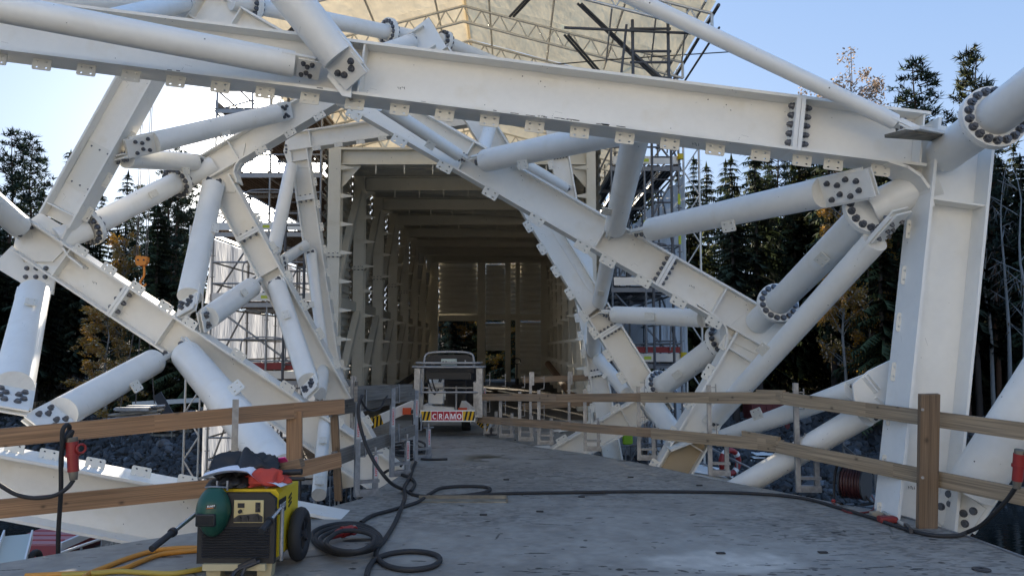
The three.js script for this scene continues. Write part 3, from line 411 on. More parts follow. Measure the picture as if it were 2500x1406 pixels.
{
  const X = V3(1, 0, 0), Y = V3(0, 1, 0), Zb = V3(0, 0, -1);
  const hall = thing('gallery_hall', 'long hall of cream steel portal frames with ribbed sheet walls, open towards us', 'building', V3(-1, 0, -27));
  const wedge = prism([[0, 0], [.27, .035], [.27, .055], [0, .11]], .012), wedgeR = prism([[0, 0], [-.27, .035], [-.27, .055], [0, .11]], .012), drop = prism([[-.015, 0], [.015, 0], [.008, -.2], [-.008, -.2]], .01);
  HZ.forEach((d, i) => {
    const z = -d, f = [];
    const H = (x0, x1) => [bx(x0, x1, 0, HTOP, z + .11, z + .135), bx(x0, x1, 0, HTOP, z - .135, z - .11), bx((x0 + x1) / 2 - .01, (x0 + x1) / 2 + .01, 0, HTOP, z - .11, z + .11)];
    const fr = part(hall, 'portal_frame', [...H(HX0 - .27, HX0), ...H(HX1, HX1 + .2), bx(HX0 - .27, HX1 + .2, HTOP + .002, HTOP + .03, z - .13, z + .13), bx(HX0, HX1, HTOP - .3, HTOP - .002, z - .012, z + .012), bx(HX0 + .002, HX1 - .002, HTOP - .326, HTOP - .3, z - .12, z + .12)], M.cream);
    for (const [x, k] of [[HX0, 1], [HX1, -1]]) part(fr, 'haunch', prism([[0, 0], [k * (i ? .2 : .42), 0], [0, i ? -.24 : -.5]].map(([a, b]) => [x + a, HTOP - .33 + b]), .03, new THREE.Matrix4().makeTranslation(0, 0, z - .015)), M.cream);
    for (const y of [.28, 3.55]) { part(fr, 'splice_plate', bx(HX0 - .3, HX0 + .03, y - .03, y + .03, z - .15, z + .15), M.cream); if (i < 5) for (const dx of [-.23, -.135, -.04]) bolt(fr, V3(HX0 + dx, y - .03, z + .143), V3(0, -1, 0), .026, true), bolt(fr, V3(HX0 + dx, y + .03, z + .143), V3(0, 1, 0), .022, true); }
    for (let k = 0; k < 9; k++) { const y = .45 + k * .62; piece(fr, 'bracket', wedge, M.cream, V3(HX0, y, z + .11)); piece(fr, 'bracket', wedgeR, M.cream, V3(HX1, y, z + .11)); }
    if (i < 6) for (let k = 0; k < 7; k++) piece(fr, 'hanger', drop, M.cream, V3(HX0 + .75 + k * .62, HTOP - .326, z + .06));
  });
  for (let i = 0; i + 1 < HZ.length; i++) {
    const a = HZ[i], b = HZ[i + 1], L = b - a;
    for (const [x, k] of [[HX0 - .34, 1], [HX1 + .28, -1]]) {
      part(hall, 'wall_sheet', ribbed(V3(x, -.3, -a - (k > 0 ? .05 : 0)), Zb, Y, V3(-k, 0, 0), L - (k > 0 ? .1 : .004), HTOP + .5, .2, .05), M.cladding);
      part(hall, 'girt', bar(V3(x + k * .12, 2.57, -a - .14), V3(x + k * .12, 2.57, -b + .14), .24, .1, Y), M.cream);
      part(hall, 'diagonal', bar(V3(x + k * .2, .12, -a - .16), V3(x + k * .2, 2.42, -b + .2), .16, .16, X), M.cream); part(hall, 'diagonal', bar(V3(x + k * .2, 2.75, -a - .16), V3(x + k * .2, HTOP - .4, -b + .2), .16, .16, X), M.cream);
    }
    part(hall, 'roof_sheet', ribbed(V3(HX0 - .3, HTOP + .05, -a - .002), X, Zb, Y, HX1 - HX0 + .6, L, .2, .06), M.cladding);
    part(hall, 'roof_diagonal', bar(V3(HX0 + .15, HTOP - .16, -a - .16), V3(HX1 - .1, HTOP - .12, -b + .2), .16, .14, Y), M.cream);
  }
  part(hall, 'roof_edge', ribbed(V3(HX0 - .3, HTOP + .06, -17.25), Zb, X, Y, .5, HX1 - HX0 + .6, .14, .09), M.cladding);
  // far gable with openings
  const d = 37, F = (x, y) => at(x, y, d), box = (x0, x1, y0, y1, dz = 0, th = .16) => { const a = F(x0, y1), b = F(x1, y0); return bx(a.x, b.x, a.y, b.y, -d + dz, -d + dz + th); };
  const rib = (x0, x1, y0, y1) => { const a = F(x0, y1), b = F(x1, y0); return ribbed(V3(a.x, a.y, -d + .02), X, Y, V3(0, 0, 1), b.x - a.x, b.y - a.y, .22, .05); };
  for (const [n, x0, x1, y0, y1] of [['gable_post', 1040, 1072, 560, 935], ['gable_post', 1165, 1186, 575, 935], ['gable_post', 1233, 1247, 620, 935], ['gable_post', 1258, 1270, 600, 935], ['gable_post', 1320, 1338, 590, 935]]) part(hall, n, box(x0, x1, y0, y1, .08, .22), M.cream);
  for (const [x0, x1, y0, y1] of [[1072, 1165, 770, 784], [1186, 1320, 768, 782], [1186, 1320, 626, 634], [1072, 1165, 618, 626], [1186, 1233, 636, 644], [1060, 1330, 596, 604]]) part(hall, 'gable_rail', box(x0, x1, y0, y1, .1, .14), M.cream);
  for (const r of [[1072, 1165, 622, 772], [1186, 1233, 640, 770], [1186, 1233, 784, 856], [1270, 1320, 634, 768], [1270, 1320, 782, 934], [1247, 1258, 640, 768]]) part(hall, 'gable_sheet', rib(...r), M.cladding);
  part(hall, 'gable_sheet', rib(1186, 1330, 560, 626), M.cladding); part(hall, 'gable_sheet', rib(1040, 1168, 560, 608), M.cladding);
  const fl = structure('hall_floor', bx(HX0 - .4, HX1 + .35, -.24, -.003, -40, -17.2), std([.20, .19, .17], .8, 0, { map: tex(256, 256, (x, y) => { const v = 180 + 90 * (nA(x * 9, y * 9, 9, 4) - .5); return [v, v * .97, v * .92]; }, { rx: .3, ry: .3 }) }));
  // abutment under the hall
  structure('abutment_wall', bx(HX0 - .6, HX1 + .5, -6.6, -.245, -40, -30.5), std([.25, .25, .245], .85, 0));
  for (const x of [HX0 + .2, HX1 - .1]) { const t = thing('hall_pier', `white steel pier under the ${x < 0 ? 'left' : 'right'} side of the hall floor`, 'pier', V3(x, -6.6, -22)); part(t, 'post', bx(x - .2, x + .2, -6.6, -.65, -22.2, -21.8), M.paint); part(t, 'cap', bx(x - .35, x + .35, -.65, -.245, -22.4, -21.6), M.paint); part(t, 'edge_girder', bx(x - .15, x + .15, -.64, -.246, -21.59, -17.3), M.paint); }
  // things lying in the hall
  const pole = one('timber_pole', 'brown round timber pole leaning on the right hall wall', 'pole', pipe(at(1338, 888, 26), at(1398, 968, 20), .1, 12), M.wood);
  const pole2 = one('timber_beam', 'dark timber leaning along the left hall wall', 'timber', bar(at(940, 968, 19.5), at(1045, 893, 30), .16, .12), M.darkmetal);
  for (let i = 0; i < 6; i++) { const y = .02 + i * .035, a = gnd(1196 + i * 9, 944 + i * 2, y), b = gnd(1300 + i * 6, 958 + i * 3, y); one('sheet_pile', ['lowest', 'second', 'third', 'fourth', 'fifth', 'topmost'][i] + ' pale sheet of the pile on the hall floor', 'metal sheet', bar(a, b, .03, 1.2 - i * .1, V3(0, 1, 0)), i % 2 ? M.galv : M.plank, 'sheets piled on the hall floor'); }
  const g = gnd(1262, 952), pj = thing('pallet_jack', 'black pallet jack standing in the hall in front of the ribbed wall', 'pallet jack', g); const q = (x, y, z) => V3(x, y, z).add(g);
  part(pj, 'pump', [pipe(q(0, .08, 0), q(0, .42, 0), .07, 10), bx(g.x - .2, g.x + .2, .08, .2, g.z - .1, g.z + .1)], M.black); part(pj, 'handle', [pipe(q(0, .4, 0), q(0, .95, .12), .022, 8), hose([q(0, .95, .12), q(-.12, 1.03, .13), q(-.11, 1.14, .15), q(0, 1.17, .16), q(.11, 1.14, .15), q(.12, 1.03, .13), q(0, .95, .12)], .018)], M.black);
  for (const s of [-1, 1]) { part(pj, 'fork', bx(g.x + s * .19 - .07, g.x + s * .19 + .07, .06, .12, g.z - 1.2, g.z - .1), M.black); part(pj, 'wheel', pipe(q(s * .08 - .03, .07, .02), q(s * .08 + .03, .07, .02), .07, 12), M.rubber); }
}

// finished part of the gallery behind the viewer: pale clad front that the low sun strikes
{ const z = 9.5, t = thing('gallery_building', 'pale panelled front of the finished gallery behind the viewer', 'building', V3(0, -6.4, z)), m = std([.80, .77, .70], .6);
  for (let i = 0; i < 16; i++) { const x0 = -10 + i * 1.25; for (const [y0, y1] of [[-5, -.3], [-.28, 3.1], [3.12, 6.4], [6.42, 9.6]]) { if (y0 === -.28 && (i === 7 || i === 8)) continue; part(t, 'panel', bx(x0 + .01, x0 + 1.24, y0, y1, z, z + .12), m); } }
  part(t, 'back_wall', bx(-10, 10, -6.4, 9.5, z + .13, z + .4), m); }
M.plyboard = std([.20, .145, .10], .75);
// ------------------------------------------------------------------ scaffolds, sheeting and the temporary roof
const plankGeo = bx(-.145, .145, -.03, .03, -1.24, 1.24), ribGeo = mergeAll([bx(-.145, .145, 0, .012, -1.24, 1.24), ...[-.13, -.045, .045, .13].map((x) => bx(x - .012, x + .012, -.05, 0, -1.24, 1.24))]);
function scaffold(side, label, xs, ds, levels, top, bottom, tubeMat) {
  const t = thing('scaffold', label, 'scaffold', V3(xs[0], bottom(xs[0], ds[0]), -ds[0]));
  for (const d of ds) for (const x of xs) { const b = bottom(x, d), s = part(t, 'standard', pipe(V3(x, b, -d), V3(x, top, -d), .027, 8), tubeMat); const rs = []; for (let y = Math.ceil(b * 2) / 2 + .2; y < top; y += .5) rs.push(pipe(V3(x, y, -d), V3(x, y + .012, -d), .06, 8)); part(s, 'rosettes', rs, tubeMat).userData.kind = 'stuff'; }
  levels.forEach((y, k) => {
    const pl = part(t, 'platform_frame', [ds.map((d) => bar(V3(xs[0] - .03, y, -d), V3(xs.at(-1) + .03, y, -d), .1, .045)), xs.map((x) => pipe(V3(x, y - .06, -ds[0]), V3(x, y - .06, -ds.at(-1)), .024, 6))].flat(), tubeMat);
    for (let j = 0; j + 1 < (y > 7 ? 3 : ds.length); j++) { const L = ds[j + 1] - ds[j], c = (ds[j] + ds[j + 1]) / 2, w = xs.at(-1) - xs[0], n = Math.floor(w / .31); for (let i = 0; i < n; i++) piece(pl, 'deck_board', ribGeo, side < 0 ? M.plyboard : M.darkscaf, V3(xs[0] + .16 + i * (w - .32) / Math.max(1, n - 1), y + .075, -c), null, V3(1, 1, L / 2.5)); }
    for (const h of [.5, 1.0]) for (const x of [xs[0], xs.at(-1)]) part(t, 'guard_rail', pipe(V3(x, y + h, -ds[0]), V3(x, y + h, -ds.at(-1)), .022, 6), tubeMat);
    for (const h of [.5, 1.0]) part(t, 'end_rail', pipe(V3(xs[0], y + h, -ds[0]), V3(xs.at(-1), y + h, -ds[0]), .024, 6), tubeMat);
    if (side > 0 || y < 4.5) part(t, 'toe_board', bx(xs[0] + .03, xs.at(-1) - .03, y + .1, y + .28, -ds[0] + .03, -ds[0] + .055), M.alu);
    part(t, 'toe_board', bx(side * .03 + (side > 0 ? xs.at(-1) : xs[0]) - .012, side * .03 + (side > 0 ? xs.at(-1) : xs[0]) + .012, y + .1, y + .26, -ds.at(-1), -ds[0]), M.plank);
    if (side > 0 || y < 4.5) part(t, 'load_tag', bx((xs[0] + xs.at(-1)) / 2 - .08, (xs[0] + xs.at(-1)) / 2 + .08, y + .15, y + .22, -ds[0] + .057, -ds[0] + .062), M.tag);
    const g = (xs[0] + xs.at(-1)) / 2; if (side > 0 || y < 4.5) part(t, 'gate', hose([V3(g - .5, y + .35, -ds[0] + .06), V3(g - .5, y + .95, -ds[0] + .06), V3(g - .42, y + 1.02, -ds[0] + .06), V3(g + .42, y + 1.02, -ds[0] + .06), V3(g + .5, y + .95, -ds[0] + .06), V3(g + .5, y + .35, -ds[0] + .06)], .018, 6, 5), tubeMat);
  });
  const lv = [levels[0] - 2.2, ...levels, top - .3]; for (let i = 0; i + 1 < lv.length; i++) { const z = -ds[0] - .05; part(t, 'brace', pipe(i % 2 ? V3(xs[0], lv[i], z) : V3(xs.at(-1), lv[i], z), i % 2 ? V3(xs.at(-1), lv[i + 1], z) : V3(xs[0], lv[i + 1], z), .024, 6), tubeMat); for (let j = 0; j + 1 < ds.length; j += 2) { const x = side > 0 ? xs.at(-1) + .05 : xs[0] - .05; part(t, 'brace', pipe(V3(x, lv[i], -ds[j]), V3(x, lv[i + 1], -ds[j + 1]), .024, 6), tubeMat); } }
  return t;
}
const LD = [18.3, 20.8, 23.3, 25.8, 28.3, 30.8, 33.3], RD = [17.6, 20.1, 22.6, 25.1, 27.6, 30.1];
const onLand = (x, d) => Math.max(land(x, d), -6.4) - .1;
const scafL = scaffold(-1, 'tall tube scaffold left of the hall with stacked board platforms', [-7.0, -5.7, -4.5], LD, [-1.5, .75, 2.55, 4.2, 5.6, 7.15], 8.5, onLand, M.scaf);
const scafR = scaffold(1, 'tall tube scaffold right of the hall with dark board platforms', [2.25, 3.0, 3.78], RD, [-1.6, 1.15, 2.85, 5.6], 7.9, onLand, std([.22, .225, .235], .5, .6));
for (const [x, y, d, t] of [[-7.02, 4.5, 18.24, scafL], [3.8, 5.85, 17.54, scafR], [3.8, 1.4, 17.54, scafR]]) part(t, 'warning_lamp', pipe(V3(x, y - .06, -d + .06), V3(x, y + .06, -d + .06), .07, 12), M.yellow);
for (const [x, y, d] of [[3.78, 4.9, 17.55], [3.78, 4.0, 17.55], [3.0, 4.3, 17.55], [2.25, 3.9, 17.55], [-7, 5.6, 18.25]]) part(x > 0 ? scafR : scafL, 'marker_tape', pipe(V3(x, y - .12, -d - .05), V3(x, y + .12, -d - .05), .033, 8), M.tag);
part(scafR, 'red_toe_board', bx(2.3, 3.75, 1.45, 1.58, -17.63, -17.61), M.red); part(scafL, 'red_toe_board', bx(-6.4, -4.55, 1.06, 1.22, -18.33, -18.3), M.red);
// wrinkled sheeting hung on the scaffolds
function sheet(label, o, e1, e2, nrm, w, h, mat, amp, seed, group, cat = 'sheeting') {
  const n = noiseFn(seed), nu = Math.max(8, Math.round(w * 5)), nv = Math.max(8, Math.round(h * 5)), g = new THREE.PlaneGeometry(1, 1, nu, nv), p = g.attributes.position, uv = g.attributes.uv;
  for (let i = 0; i < p.count; i++) { const s = p.getX(i) + .5, t = p.getY(i) + .5, a = amp * ((n(s * w * .9, t * h * .35, 256, 4) - .5) * 2 + .35 * Math.sin(s * w * 5 + 3 * n(s * w, t * h * .4, 256, 2))) , q = o.clone().addScaledVector(e1, s * w).addScaledVector(e2, t * h).addScaledVector(nrm, a); p.setXYZ(i, q.x, q.y, q.z); uv.setXY(i, s * w, t * h); }
  g.computeVertexNormals(); return one(cat === 'sheeting' ? 'scaffold_sheeting' : 'roof_tarpaulin', label, cat, g, mat, group);
}
const UPV = V3(0, 1, 0), BACK = V3(0, 0, -1), RIGHT = V3(1, 0, 0);
const lower = [-2.2, .8, 2.6], hgt = [2.9, 1.7, 1.55], nm = ['bottom', 'middle', 'upper'];
lower.forEach((y, k) => { for (let j = 0; j < 3; j++) sheet(`${nm[k]} row of translucent white sheeting on the left scaffold, ${['nearest', 'second', 'farthest'][j]} length`, V3(-7.14, y, -LD[0] - .15 - j * 4.1), BACK, UPV, RIGHT, 4.0, hgt[k], M.sheet, .07, 200 + k * 10 + j, 'sheeting on the left scaffold'); });
for (let j = 0; j < 2; j++) sheet(`topmost sheeting on the left scaffold, ${['nearer', 'farther'][j]} of its two lengths`, V3(-7.14, 4.4, -25.8 - j * 3.7), BACK, UPV, RIGHT, 3.6, 2.4, M.sheet, .07, 260 + j, 'sheeting on the left scaffold');
[[-2.4, 3.2], [1.0, 2.0], [3.1, 2.4]].forEach(([y, h], k) => { for (let j = 0; j < 3; j++) sheet(`${nm[k]} row of bluish white sheeting on the right scaffold, ${['nearest', 'second', 'farthest'][j]} length`, V3(3.92, y, -RD[0] - .2 - j * 4.1), BACK, UPV, RIGHT, 4.0, h, M.sheet, .07, 300 + k * 10 + j, 'sheeting on the right scaffold'); });
sheet('bluish sheeting across the back of the right scaffold', V3(2.2, -1.8, -23), RIGHT, UPV, V3(0, 0, 1), 1.7, 4.4, M.sheet, .06, 350, 'sheeting on the right scaffold');
// lattice masts
function mast(label, x, d, y0, y1, w = .38) { const t = thing('lattice_mast', label, 'lattice mast', V3(x, y0, -d), 'aluminium lattice masts'); for (const s of [0, 1]) part(t, 'chord', pipe(V3(x + s * w, y0, -d), V3(x + s * w, y1, -d), .026, 8), M.alu); const n = Math.round((y1 - y0) / .55); for (let i = 0; i < n; i++) { const a = y0 + (y1 - y0) * i / n, b = y0 + (y1 - y0) * (i + 1) / n; part(t, 'lattice_bar', pipe(V3(x + (i % 2 ? w : 0), a, -d), V3(x + (i % 2 ? 0 : w), b, -d), .018, 6), M.alu); } }
mast('aluminium lattice mast outside the right scaffold', 3.98, 18, -5.6, 6.2, .36); mast('aluminium lattice mast outside the left scaffold', -7.5, 18.2, -6.4, 4.4, .34);
// temporary roof: lattice trusses under a wrinkled tarpaulin
const RIDGE = [-.97, 8.38], EAVE = [[-5.35, 7.22], [3.4, 7.22]], TZ = [13, 15.3, 17.1, 19.4, 21.7, 24, 26.3, 28.6, 30.9];
TZ.forEach((d, i) => {
  const t = thing('roof_truss', `${['first', 'second', 'third', 'fourth', 'fifth', 'sixth', 'seventh', 'eighth', 'ninth'][i]} aluminium lattice truss of the temporary roof, counted from us`, 'roof truss', V3(RIDGE[0], 7.2, -d), 'trusses of the temporary roof');
  for (const e of EAVE) { const a = V3(e[0], e[1], -d), b = V3(RIDGE[0], RIDGE[1], -d), dn = V3(0, -.32, 0); part(t, 'top_chord', pipe(a, b, .028, 8), M.alu); part(t, 'bottom_chord', pipe(a.clone().add(dn), b.clone().add(dn), .028, 8), M.alu); const n = 12; for (let k = 0; k < n; k++) { const p = lerp(a, b, k / n), q = lerp(a, b, (k + 1) / n), m = lerp(a, b, (k + .5) / n).add(dn); if (i < 4) { part(t, 'lattice_bar', pipe(p, m, .015, 6), M.alu); part(t, 'lattice_bar', pipe(m, q, .015, 6), M.alu); } else part(t, 'lattice_bar', [pipe(p, m, .015, 5), pipe(m, q, .015, 5)], M.alu); } part(t, 'end_post', pipe(a, a.clone().add(dn), .028, 8), M.alu); }
});
{ let k = 0; const nmz = (x) => x; for (let s = 0; s < 2; s++) for (let j = 0; j < 4; j++) { const f = [.04, .32, .6, .88][j], e = EAVE[s], x = e[0] + (RIDGE[0] - e[0]) * f, y = e[1] + (RIDGE[1] - e[1]) * f + .04; one('roof_purlin', `${['lowest', 'second lowest', 'third', 'highest'][j]} purlin tube under the ${s ? 'right' : 'left'} slope of the temporary roof`, 'purlin', pipe(V3(x, y, -12.7), V3(x, y, -31.2), .022, 6), M.alu, 'purlins of the temporary roof'); } }
[[1410, 8, 1600, 190, 13.4, 14.2], [1378, 85, 1470, 190, 14.4, 15.2], [1245, 40, 1310, -30, 14, 13], [690, 90, 720, 60, 13.6, 13.4]].forEach(([a, b, c, e, d0, d1], i) => { for (const s of [0, 1]) one('roof_stay', `${['long dark stay tube under the right roof slope', 'short dark stay tube beside the long one', 'stay tube near the roof ridge', 'stay tube at the left roof slope'][i]}, ${s ? 'rear' : 'front'} of the pair`, 'stay tube', pipe(at(a + s * 9, b, d0), at(c + s * 9, e, d1), .024, 6), M.darkscaf, 'stays of the temporary roof'); });
for (let s = 0; s < 2; s++) { const e = EAVE[s], a = V3(e[0], e[1] + .03, 0), b = V3(RIDGE[0], RIDGE[1] + .05, 0), u = b.clone().sub(a), L = u.length(); u.normalize(); const nn = V3(-u.y, u.x, 0).multiplyScalar(s ? -1 : 1);
  for (let j = 0; j < 4; j++) sheet(`${['nearest', 'second', 'third', 'farthest'][j]} field of cream tarpaulin on the ${s ? 'right' : 'left'} slope of the temporary roof`, a.clone().setZ(-12.8 - j * 4.6).addScaledVector(nn, .1), u, BACK, nn, L + .07, 4.58, M.tarp, s ? .010 : .02, 400 + s * 10 + j, 'tarpaulins of the temporary roof', 'tarpaulin'); }
one('roof_rope', 'thin dark rope stretched under the temporary roof', 'rope', hose([at(1185, 172, 14.5), at(1500, 145, 15), at(1790, 126, 15.5)], .012, 5), M.black);
one('eave_rail', 'dark rail along the right eave of the temporary roof', 'rail', [pipe(V3(3.44, 7.24, -12.7), V3(3.44, 7.24, -31), .03, 6), pipe(V3(3.44, 6.85, -12.7), V3(3.44, 6.85, -31), .02, 6)], M.darkscaf);
// masts that carry the eaves
for (const [x, w] of [[-4.9, 'left'], [3.05, 'right']]) for (const [d, n] of [[17.2, 'front'], [24, 'rear']]) { const y0 = 8.0; const t = thing('roof_post', `${n} post pair carrying the ${w} eave of the temporary roof`, 'post', V3(x, -6.3, -d), 'posts of the temporary roof'); for (const k of [0, .42]) part(t, 'post_tube', pipe(V3(x + k, onLand(x, d), -d + .3), V3(x + k, 7.0, -d + .3), .03, 8), M.darkscaf); for (let y = .2; y < 7; y += .5) part(t, 'rung', pipe(V3(x, y, -d + .3), V3(x + .42, y, -d + .3), .018, 6), M.darkscaf); }

{ const d = 13.4, x0 = at(1545, 100, d).x, x1 = at(1632, 100, d).x, t = thing('hanging_frame', 'dark tube frame hanging under the right end of the temporary roof', 'frame', V3(x0, 5.2, -d)); for (const x of [x0, x1]) part(t, 'upright', pipe(V3(x, 5.2, -d), V3(x, 7.28, -d), .028, 8), M.darkscaf); for (const py of [70, 125, 152, 190]) part(t, 'rung', pipe(V3(x0 - .05, at(1600, py, d).y, -d), V3(x1 + .05, at(1600, py, d).y, -d), .024, 8), M.darkscaf); part(t, 'diagonal', pipe(at(1548, 130, d), at(1628, 200, d), .024, 8), M.darkscaf); part(t, 'diagonal', pipe(at(1515, 200, d - .05), at(1530, 60, d - .05), .022, 8), M.darkscaf);
  part(t, 'top_ledger', pipe(V3(x0 - 1.2, 7.12, -d + .05), V3(3.5, 7.0, -d + .05), .026, 8), M.darkscaf); for (const px of [1480, 1590, 1665]) part(t, 'hanger', pipe(at(px + 14, 20, 13.0), at(px, 150, 14.4), .018, 6), M.alu); }
// ------------------------------------------------------------------ forest
const ORD = ['first', 'second', 'third', 'fourth', 'fifth', 'sixth', 'seventh', 'eighth', 'ninth', 'tenth', 'eleventh', 'twelfth', 'thirteenth', 'fourteenth', 'fifteenth', 'sixteenth', 'seventeenth', 'eighteenth', 'nineteenth', 'twentieth', 'twenty-first', 'twenty-second', 'twenty-third', 'twenty-fourth', 'twenty-fifth', 'twenty-sixth', 'twenty-seventh', 'twenty-eighth', 'twenty-ninth', 'thirtieth', 'thirty-first', 'thirty-second', 'thirty-third', 'thirty-fourth', 'thirty-fifth', 'thirty-sixth', 'thirty-seventh', 'thirty-eighth', 'thirty-ninth', 'fortieth'];
function triSoup() { const pos = [], nor = []; return { tri(a, b, c, n) { pos.push(a.x, a.y, a.z, b.x, b.y, b.z, c.x, c.y, c.z); for (let i = 0; i < 3; i++) nor.push(n.x, n.y, n.z); }, build() { const g = new THREE.BufferGeometry(); g.setAttribute('position', new THREE.Float32BufferAttribute(pos, 3)); g.setAttribute('normal', new THREE.Float32BufferAttribute(nor, 3)); return g; } }; }
function stem(h, r, seed, lean = .02, seg = 9) { const q = rnd(seed), pts = [], N = 9; for (let i = 0; i <= N; i++) pts.push(V3((q() - .5) * lean * i, h * i / N, (q() - .5) * lean * i)); const g = new THREE.TubeGeometry(new THREE.CatmullRomCurve3(pts), 14, 1, seg), p = g.attributes.position, c = new THREE.CatmullRomCurve3(pts); for (let i = 0; i < p.count; i++) { const t = Math.floor(i / (seg + 1)) / 14, o = c.getPointAt(t), v = V3().fromBufferAttribute(p, i).sub(o).multiplyScalar(r * (1 - .9 * t)); p.setXYZ(i, o.x + v.x, o.y + v.y, o.z + v.z); } g.computeVertexNormals(); g.deleteAttribute('uv'); return g.toNonIndexed(); }
// unit trees are 20 m tall and scaled when planted
function spruce(seed, R = 2.5, low = .1, gap = .36) {
  const q = rnd(seed), s = triSoup(), H = 20, bare = [];
  for (let y = H * low; y < H - .3; y += gap * (.7 + .6 * q())) {
    const f = 1 - y / H, n = f > .5 ? 6 : 5, L0 = R * Math.pow(f, .6) * (.6 + .65 * q()); const ph = q() * 6.28;
    for (let k = 0; k < n; k++) {
      if (q() < .2) continue; const a = ph + k / n * 6.283 + (q() - .5) * .5, L = L0 * (.65 + .5 * q()), dx = Math.cos(a), dz = Math.sin(a), droop = .28 + .3 * f, side = V3(-dz, 0, dx), steps = Math.max(3, Math.ceil(L / .2)); let prev = V3(0, y, 0);
      for (let i = 1; i <= steps; i++) { const t = i / steps, p = V3(dx * L * t, y - droop * L * t * t * .9 + .12 * L * t * t * t, dz * L * t), w = .16 + .20 * (1 - Math.abs(t - .45)); const m = side.clone();
        for (const sg of [-1, 1]) { const tip = p.clone().addScaledVector(side, sg * w * (1.3 + q())).add(V3(dx * .22, -.12 - .3 * q(), dz * .22)); s.tri(prev, p, tip, V3(dx * .5 + side.x * sg * .5, .5 + .5 * q(), dz * .5 + side.z * sg * .5).normalize()); }
        const hang = lerp(prev, p, .5).add(V3((q() - .5) * .2, -.25 - .45 * q() * (.4 + f), (q() - .5) * .2)); s.tri(prev, p, hang, V3(dx, .25, dz).normalize()); prev = p; }
    }
  }
  for (let k = 0; k < 5; k++) { const a = k * 1.256; s.tri(V3(0, H, 0), V3(Math.cos(a) * .16, H - .8, Math.sin(a) * .16), V3(Math.cos(a + 1.2) * .16, H - .75, Math.sin(a + 1.2) * .16), V3(Math.cos(a), .4, Math.sin(a)).normalize()); }
  return { crown: s.build(), trunk: stem(H - .5, .24, seed) };
}
function pine(seed) {
  const q = rnd(seed), s = triSoup(), H = 20, limbs = [stem(H - .4, .22, seed, .06)];
  for (let y = H * .38; y < H - .1; y += .3 + .22 * q()) {
    const f = (H - y) / (H * .62), n = 3 + Math.floor(q() * 2);
    for (let k = 0; k < n; k++) { const a = q() * 6.283, L = (.35 + 2.1 * Math.pow(f, .62) * (f > .8 ? .75 : 1)) * (.5 + .6 * q()), e = V3(Math.cos(a) * L, y + L * (.15 + .35 * q()), Math.sin(a) * L), b = V3(0, y, 0); limbs.push(pipe(b, e, .04, 3, .012).toNonIndexed()); const cl = Math.max(2, Math.round(L * 3.4));
      for (let c = 0; c < cl; c++) { const o = lerp(b, e, .3 + .75 * (c + q()) / cl).add(V3((q() - .5) * .5, (q() - .3) * .4, (q() - .5) * .5)), up = V3(Math.cos(a) * .4, .55, Math.sin(a) * .4), m = 17; for (let i = 0; i < m; i++) { const d = V3(q() - .5, q() - .5, q() - .5).normalize().add(up).normalize(), r = .14 + .2 * q(), p = o.clone().add(V3((q() - .5) * .3, (q() - .5) * .22, (q() - .5) * .3)), w = V3(q() - .5, q() - .5, q() - .5).normalize().multiplyScalar(.05); s.tri(p.clone().add(w), p.clone().sub(w), p.clone().addScaledVector(d, r * 1.5), d.clone().add(V3(0, .3, 0)).normalize()); } } }
  }
  for (const g of limbs) { g.deleteAttribute('uv'); }
  return { crown: s.build(), trunk: mergeGeometries(limbs, false) };
}
function birch(seed, leaves, crownLow = .45, spread = 2.2, leafSize = .12, boughs = 34) {
  const q = rnd(seed), s = triSoup(), H = 20, limbs = [stem(H * .92, .17, seed, .1)], tips = [];
  for (let k = 0; k < boughs; k++) { const y = H * (crownLow + (.96 - crownLow) * q()), a = q() * 6.283, f = 1 - (y / H - crownLow) / (1 - crownLow), L = spread * (.35 + .75 * Math.sqrt(Math.max(.05, f))) * (.6 + .6 * q()), b = V3(0, y, 0), e = V3(Math.cos(a) * L, y + L * (.5 + .5 * q()), Math.sin(a) * L); limbs.push(pipe(b, e, .035, 4, .01).toNonIndexed()); for (let j = 0; j < 4; j++) { const o = lerp(b, e, .4 + .6 * q()), t = o.clone().add(V3((q() - .5) * 1.3, -.2 - .9 * q(), (q() - .5) * 1.3)); limbs.push(pipe(o, t, .012, 3, .005).toNonIndexed()); tips.push([o, t]); } }
  for (let i = 0; i < leaves; i++) { const [a, b] = tips[Math.floor(q() * tips.length)], o = lerp(a, b, q()).add(V3((q() - .5) * .5, (q() - .5) * .5, (q() - .5) * .5)), d = V3(q() - .5, q() - .5, q() - .5).normalize(), w = V3(q() - .5, q() - .5, q() - .5).normalize(), l = leafSize * (.6 + .8 * q()); const p = o.clone().addScaledVector(d, l), m = o.clone().addScaledVector(w, l * .7), m2 = o.clone().addScaledVector(w, -l * .7); s.tri(m, m2, p, d); s.tri(m, m2, o.clone().addScaledVector(d, -l), d); }
  for (const g of limbs) g.deleteAttribute('uv');
  return { crown: s.build(), trunk: mergeGeometries(limbs, false) };
}
const TR = { s: [spruce(1, 3.2), spruce(2, 2.8, .2), spruce(3, 3.7, .06, .4), spruce(4, 2.5, .26, .34)], p: [pine(5), pine(6), pine(7)], g: [birch(8, 9000, .1, 2.8, .13, 60), birch(9, 6000, .25, 2.4, .13, 50)], w: [birch(10, 8000, .45, 2.6, .085, 70)], b: [birch(12, 60, .35, 1.5, .1, 14), birch(13, 0, .4, 1.2, .1, 10)] };
const leafMat = (r, g, b, t = 0) => t ? new THREE.MeshPhysicalMaterial({ color: col(r, g, b), roughness: .8, transmission: t, thickness: 0 }) : std([r, g, b], .85);
